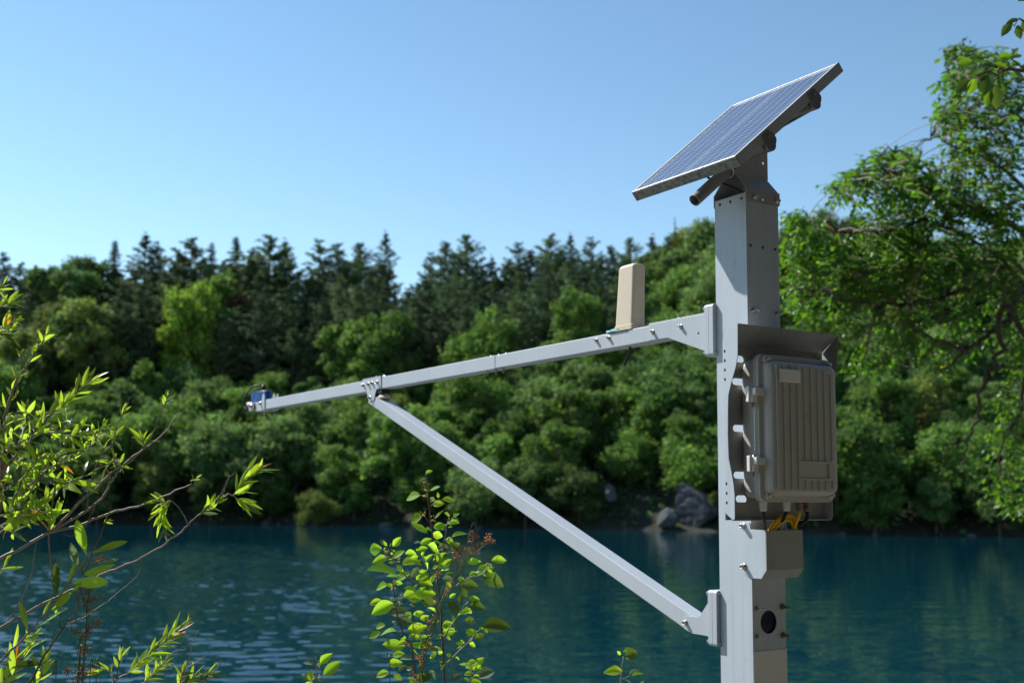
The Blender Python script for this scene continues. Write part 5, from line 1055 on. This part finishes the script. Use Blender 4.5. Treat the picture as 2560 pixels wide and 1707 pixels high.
# thin grass blades
for i, (x0, y0, x1, y1, dd) in enumerate([(690, 1620, 770, 1260, 3.65), (740, 1620, 790, 1250, 3.7), (430, 1620, 405, 1390, 3.6), (620, 1440, 590, 1280, 3.66)]):
    b = W8(x0, y0 + 300, dd) * np.array([1, 1, 0]) + np.array([0, 0, 1.75])
    o = link('grass_blade', MB().tube(smooth_path([b, W8(x0, y0, dd), W8((x0 + x1) / 2 - 6, (y0 + y1) / 2, dd), W8(x1, y1, dd)], 6), [.0016] * 12 + [.0013, .0011, .0009, .0007, .0005, .0004, .0003], 4).mesh('grass_blade', True), M_RUSH)
    tag(o, ['tall thin grass blade right of the dark brown rush', 'thin grass blade farthest right beside the dark brown rush', 'short grass blade near the bottom left corner', 'faint grass blade left of the dark brown rush'][i], 'grass')
for i, (x0, y0, x1, y1) in enumerate([(672, 1640, 650, 1200)]):
    b = KK(x0, y0 + 500, 3.6) * np.array([1, 1, 0]) + np.array([0, 0, 1.75])
    o = link('grass_blade', MB().tube(smooth_path([b, KK(x0, y0, 3.6), KK(658, 1400, 3.6), KK(x1, y1, 3.6)], 6), [.0018] * 12 + [.0016, .0014, .0012, .0010, .0008, .0006, .0004], 4).mesh('grass_blade', True), M_RUSH)
    tag(o, 'thin grass blade crossing the left leaves of the round-leaved shrub', 'grass')

# --- broadleaf tree at the right, trunk outside the picture
def QQ(x, y, d): return PX(1920 + x / 2.24, 640 + y / 2.24, d)
def HH(x, y, d): return PX(1920 + x / 2.306, y / 2.306, d)
TR = np.array([7.4, 12.2, 0.6])
tree = empty('shore_tree', TR, 0, 'leafy broadleaf tree reaching in from the right behind the post', 'tree')
trunk = [TR + np.array(q) for q in ((0, 0, -.6), (-.05, 0, 1.2), (-.2, .1, 2.6), (-.1, .1, 4.2), (.1, .2, 6.2), (.0, .1, 8.0))]
wpart('trunk', MB().tube(smooth_path(trunk, 5), [.20 - .0068 * i for i in range(26)], 12), M_BARK, tree)
TB = []
def tbranch(pts, r0, r1=.006):
    P = smooth_path(pts, 6); n = len(P); P = [q + RNG.normal(0, .02, 3) for q in P]
    wpart('branch', MB().tube(P, [r0 + (r1 - r0) * (i / (n - 1)) ** .8 for i in range(n)], 7), M_BARK, tree); TB.extend(P[2:])
tbranch([trunk[2], QQ(1434, 230, 11.8), QQ(1370, 310, 11.6), QQ(1300, 390, 11.4), QQ(1190, 480, 11.2), QQ(1100, 540, 11.1), QQ(930, 670, 11)], .055)
tbranch([QQ(1130, 510, 11.2), QQ(980, 490, 11), QQ(830, 400, 10.9), QQ(770, 270, 10.9)], .026)
tbranch([trunk[2], QQ(1434, 170, 12), QQ(1200, 180, 11.8), QQ(1050, 210, 11.6), QQ(900, 250, 11.4), QQ(770, 270, 11.2), QQ(560, 270, 11), QQ(460, 240, 11), QQ(250, 210, 10.9)], .048)
tbranch([QQ(770, 270, 11.2), QQ(680, 240, 11), QQ(540, 180, 11), QQ(420, 60, 11)], .022); tbranch([QQ(840, 390, 11), QQ(950, 340, 11.1), QQ(1100, 280, 11.4)], .016); tbranch([QQ(770, 265, 11.2), QQ(750, 150, 11.2), QQ(760, 60, 11.2)], .014)
tbranch([trunk[3], QQ(1434, 80, 12.2), QQ(1250, 30, 12), QQ(1080, 40, 11.8), QQ(960, 65, 11.6)], .035)
tbranch([trunk[3], HH(1476, 1330, 12), HH(1300, 1260, 11.8), HH(1100, 1180, 11.6), HH(880, 1060, 11.3), HH(640, 980, 11.1), HH(420, 1080, 11)], .045); tbranch([HH(1000, 1130, 11.4), HH(800, 900, 11.3), HH(680, 860, 11.2)], .018)
tbranch([trunk[4], HH(1476, 700, 12), HH(1250, 750, 11.7), HH(1120, 650, 11.5), HH(1050, 450, 11.4), HH(1020, 300, 11.3)], .032); tbranch([trunk[4], HH(1500, 450, 12), HH(1300, 380, 11.8), HH(1150, 290, 11.6)], .026)
tbranch([trunk[3], HH(1476, 1100, 12), HH(1250, 900, 11.8), HH(1050, 830, 11.5), HH(930, 800, 11.4)], .03); tbranch([trunk[2], QQ(1300, 0, 11.8), HH(500, 1330, 11), HH(180, 1260, 10.9)], .03)
tbranch([trunk[1], QQ(1434, 400, 11.2), QQ(1310, 540, 11), QQ(1220, 680, 10.9), QQ(1180, 850, 10.9), QQ(1130, 1010, 10.9), QQ(1100, 1130, 10.9), QQ(1105, 1250, 10.9)], .038, .004); tbranch([QQ(1130, 1015, 10.9), QQ(1060, 1050, 10.9), QQ(1000, 1090, 10.9), QQ(955, 1240, 10.9)], .009, .003); tbranch([QQ(1255, 660, 10.9), QQ(1240, 740, 10.9), QQ(1230, 810, 10.9)], .008, .003)
tbranch([trunk[1], QQ(1560, 700, 11.5), QQ(1434, 850, 11.2), QQ(1330, 1000, 11), QQ(1300, 1250, 11)], .03); TBA = np.array(TB)
ELL = [(2205, 118, 40, 14, 26), (2225, 150, 55, 26, 40), (2190, 195, 38, 34, 30), (2250, 215, 60, 50, 60), (2185, 255, 34, 26, 24), (2215, 290, 45, 36, 40), (2290, 170, 45, 50, 50), (2320, 250, 40, 70, 60), (2290, 330, 60, 60, 64), (2225, 350, 55, 40, 46), (2165, 262, 18, 12, 8),
       (1935, 432, 34, 22, 26), (1985, 405, 40, 24, 30), (2045, 385, 60, 38, 60), (2105, 400, 55, 45, 60), (2130, 470, 75, 55, 90), (2040, 455, 70, 40, 60), (2060, 520, 70, 40, 60), (2200, 430, 70, 60, 90), (2290, 440, 55, 60, 70), (2320, 540, 40, 70, 60), (2230, 520, 75, 55, 80),
       (1828, 498, 26, 12, 16), (1850, 525, 40, 22, 34), (1830, 575, 32, 32, 36), (1890, 580, 60, 40, 74), (1950, 610, 70, 46, 90), (1880, 645, 62, 40, 74), (1830, 650, 26, 50, 40), (2010, 570, 70, 44, 80), (2090, 590, 70, 44, 80), (2160, 590, 60, 34, 56), (2030, 650, 60, 40, 60), (1970, 690, 60, 30, 44), (1860, 700, 36, 20, 18), (2100, 660, 60, 34, 40), (2190, 660, 60, 34, 40), (2270, 640, 55, 40, 50), (2320, 680, 40, 50, 50), (1940, 740, 40, 16, 14),
       (2060, 760, 50, 34, 40), (2025, 820, 36, 26, 26), (2110, 790, 50, 26, 30), (2120, 720, 50, 30, 34), (2200, 740, 50, 26, 30), (2165, 830, 36, 20, 20), (2270, 740, 50, 40, 40), (2320, 790, 36, 40, 30), (1975, 830, 22, 20, 14), (2225, 800, 30, 24, 16),
       (2330, 850, 28, 22, 16), (2310, 930, 40, 36, 40), (2330, 990, 36, 50, 50), (2300, 1000, 26, 26, 18), (2320, 1070, 40, 40, 44), (2300, 1115, 34, 26, 26), (2335, 1140, 26, 30, 24)]
TL = leaf_mesh('tree_leaf', .55, 3, .25, .3, 'oval', 0.0, 3)
small = np.array([(0, 0, 0), (-.26, .42, .05), (0, .45, -.02), (.26, .42, .05), (-.17, .78, .0), (0, .8, -.07), (.17, .78, 0), (0, 1, -.16)]); smallF = [(0, 2, 1), (0, 3, 2), (1, 2, 5, 4), (2, 3, 6, 5), (4, 5, 7), (5, 6, 7)]
smallT = np.array([(0, 2, 1), (0, 3, 2), (1, 2, 5), (1, 5, 4), (2, 3, 6), (2, 6, 5), (4, 5, 7), (5, 6, 7)])
LVv = []; LVf = []; LVa = []; nleaf = 0; tw = MB(); single = []
for (ex, ey, rx, ry, cnt) in ELL:
    for _ in range(int(cnt * (1.0 if ey < 640 else .68))):
        a = random.uniform(0, 2 * PI); q = math.sqrt(random.random()) * (1.0 if random.random() < .75 else 1.4)
        x, y = (ex + rx * q * math.cos(a)) * K, (ey + ry * q * math.sin(a)) * K
        d = 11.1 + random.gauss(0, .45) + (ex - 1800) / 550 * .5; c = PX(x, y, d)
        nb_ = TBA[np.argmin(np.linalg.norm(TBA - c, axis=1))]; dr = c - nb_; ll = np.linalg.norm(dr); dr = dr / (ll + 1e-6) + RNG.normal(0, .35, 3) + np.array([-.15, 0, -.1]); dr /= np.linalg.norm(dr)
        tl = random.uniform(.16, .30); p0_ = c - dr * tl * .5; p1_ = c + dr * tl * .5 + np.array([0, 0, -.03])
        if .15 < ll < .7 and random.random() < .5: tw.tube(smooth_path([nb_, nb_ * .5 + p0_ * .5 + np.array([0, 0, .04]), p0_], 2), [.006, .005, .004, .004, .003][:5], 3, caps=False)
        tw.tube([p0_, c, p1_], [.003, .0025, .0015], 3, caps=False)
        side = np.cross(dr, [0, 0, 1.0]); side /= np.linalg.norm(side) + 1e-6
        m = random.randint(6, 9)
        for k in range(m):
            f = (k + .5) / m; b = p0_ + (p1_ - p0_) * f; sg = 1 if k % 2 else -1
            dv = side * sg * random.uniform(.5, 1) + dr * random.uniform(.2, .8) + np.array([0, 0, random.uniform(-.7, .1)]); dv /= np.linalg.norm(dv)
            L_ = random.uniform(.048, .088); nr = np.array([0, 0, 1.0]) + RNG.normal(0, .45, 3)
            single.append((b, b + dv * L_, nr, L_))
random.shuffle(single)
for (b, t_, nr, L_) in single[300:]:
    mt = leaf_matrix(b, t_, nr, random.uniform(.85, 1.2)); mt = np.array(mt)
    vv = small @ mt[:3, :3].T + mt[:3, 3] - TR; LVv.append(vv); LVf.append(smallT + 8 * nleaf); LVa += [random.random()] * 8; nleaf += 1
me = mesh_np('foliage', np.concatenate(LVv), np.concatenate(LVf), LVa)
o = link('foliage', me, ML_TREE, tree); o['kind'] = 'stuff'
SMALL_ME = mesh_np('leaf', small, smallT)
for i, (b, t_, nr, L_) in enumerate(single[:300]): put_leaf(tree, SMALL_ME, ML_YEL if i % 45 == 0 else ML_TREEO, b, t_, nr, random.uniform(.9, 1.2))
o = wpart('twigs', tw, M_TWIGD, tree, False); o['kind'] = 'stuff'

# --- near branch with toothed leaves at the upper right
NB = np.array([5.2, 5.6, 1.7])
nt_ = empty('overhanging_tree', NB, 0, 'toothed green leaves of a near tree hanging in at the upper right edge', 'tree')
nd = 5.3
wpart('trunk', MB().tube(smooth_path([NB, NB + np.array([.05, 0, 1.5]), NB + np.array([-.1, .1, 3.2]), NB + np.array([0, .1, 5.0])], 5), [.13 - .006 * i for i in range(16)], 10), M_BARK, nt_)
B = Branchy(nt_)
B.branch([NB + np.array([-.05, .05, 2.4]), HH(2300, 560, nd), HH(1800, 450, nd), HH(1476, 400, nd), HH(1330, 410, nd), HH(1200, 430, nd)], .02, .002, M_TWIGD)
B.branch([NB + np.array([-.05, .05, 3.0]), HH(2200, 60, nd), HH(1700, 70, nd), HH(1500, 105, nd), HH(1400, 130, nd)], .018, .002, M_TWIGD); B.branch([HH(1480, 400, nd), HH(1400, 340, nd), HH(1330, 330, nd)], .004, .0015, M_TWIGD); B.branch([HH(1340, 410, nd), HH(1300, 480, nd), HH(1280, 520, nd)], .003, .0012, M_TWIGD)
B.branch([NB + np.array([-.05, .05, 3.2]), HH(2100, -150, nd), HH(1600, -60, nd), HH(1440, -10, nd)], .014, .002, M_TWIGD)
for (x0, y0, x1, y1, m) in [(1180, 352, 1085, 375, ''), (1165, 462, 1085, 532, 'd'), (1195, 455, 1150, 552, ''), (1210, 395, 1160, 442, ''), (1250, 395, 1192, 415, ''), (1275, 430, 1228, 545, 'd'), (1295, 440, 1322, 492, 'g'), (1278, 515, 1254, 612, ''), (1312, 495, 1312, 632, 'd'), (1335, 535, 1385, 518, ''), (1300, 372, 1388, 382, ''), (1325, 342, 1402, 318, ''), (1390, 342, 1480, 288, ''), (1400, 372, 1465, 358, ''), (1270, 415, 1314, 380, 'g'), (1420, 472, 1482, 448, 'g'), (1360, 400, 1340, 470, 'd'), (1240, 340, 1290, 310, ''), (1420, 320, 1440, 262, 'd'), (1380, 420, 1440, 440, 'd'), (1230, 470, 1250, 420, 'd'), (1340, 480, 1360, 560, 'd'), (1200, 330, 1250, 330, 'd'), (1440, 112, 1372, 130, 'd'), (1402, 135, 1345, 202, 'd'), (1440, 145, 1455, 225, 'd'), (1470, 120, 1490, 200, 'd'), (1440, 10, 1500, -12, 'd'), (1240, -8, 1232, 6, 'd'), (1460, 420, 1500, 350, ''), (1290, 420, 1330, 400, '')]:
    b = HH(x0, y0, nd); L_ = np.linalg.norm(HH(x1, y1, nd) - b)
    put_leaf(nt_, random.choice(TOOTH), {'': ML_TOOTH, 'd': ML_OVALD, 'g': ML_GREY}[m], b, HH(x1, y1, nd) + F0 * random.uniform(-.3, .3) * L_, toward(b) * 1.0 + np.array([0, 0, .6]) + RNG.normal(0, .3, 3), random.uniform(.9, 1.2))

flush_leaves()

# --- unseen trees added behind the viewpoint to block skylight and darken near faces
for i, (x, y, s_) in enumerate([(4.2, -6.5, 2.0), (-3.5, -7, 2.0), (10.5, -4, 2.0), (13.5, 1.5, 1.7), (-9, -7, 1.5), (-5, -9, 1.7), (-1, -8, 1.6), (3, -9, 1.8), (7.5, -9, 1.6), (12, -7, 1.7), (14.5, -1, 1.6), (-13.5, -5, 1.3), (1, -13, 2.1), (7, -13, 2.1), (-6, -14, 2.1), (14, -8, 2.0), (16.5, 5, 1.5), (-13, -11, 2.0)]):
    r = place_tree('broadleaf_tree', DEC[i % 5], x, y, s_, M_SHADE_TREES, 'unseen broadleaf tree added behind the viewpoint to block skylight', 'added shade trees behind the viewpoint', z=1.7)
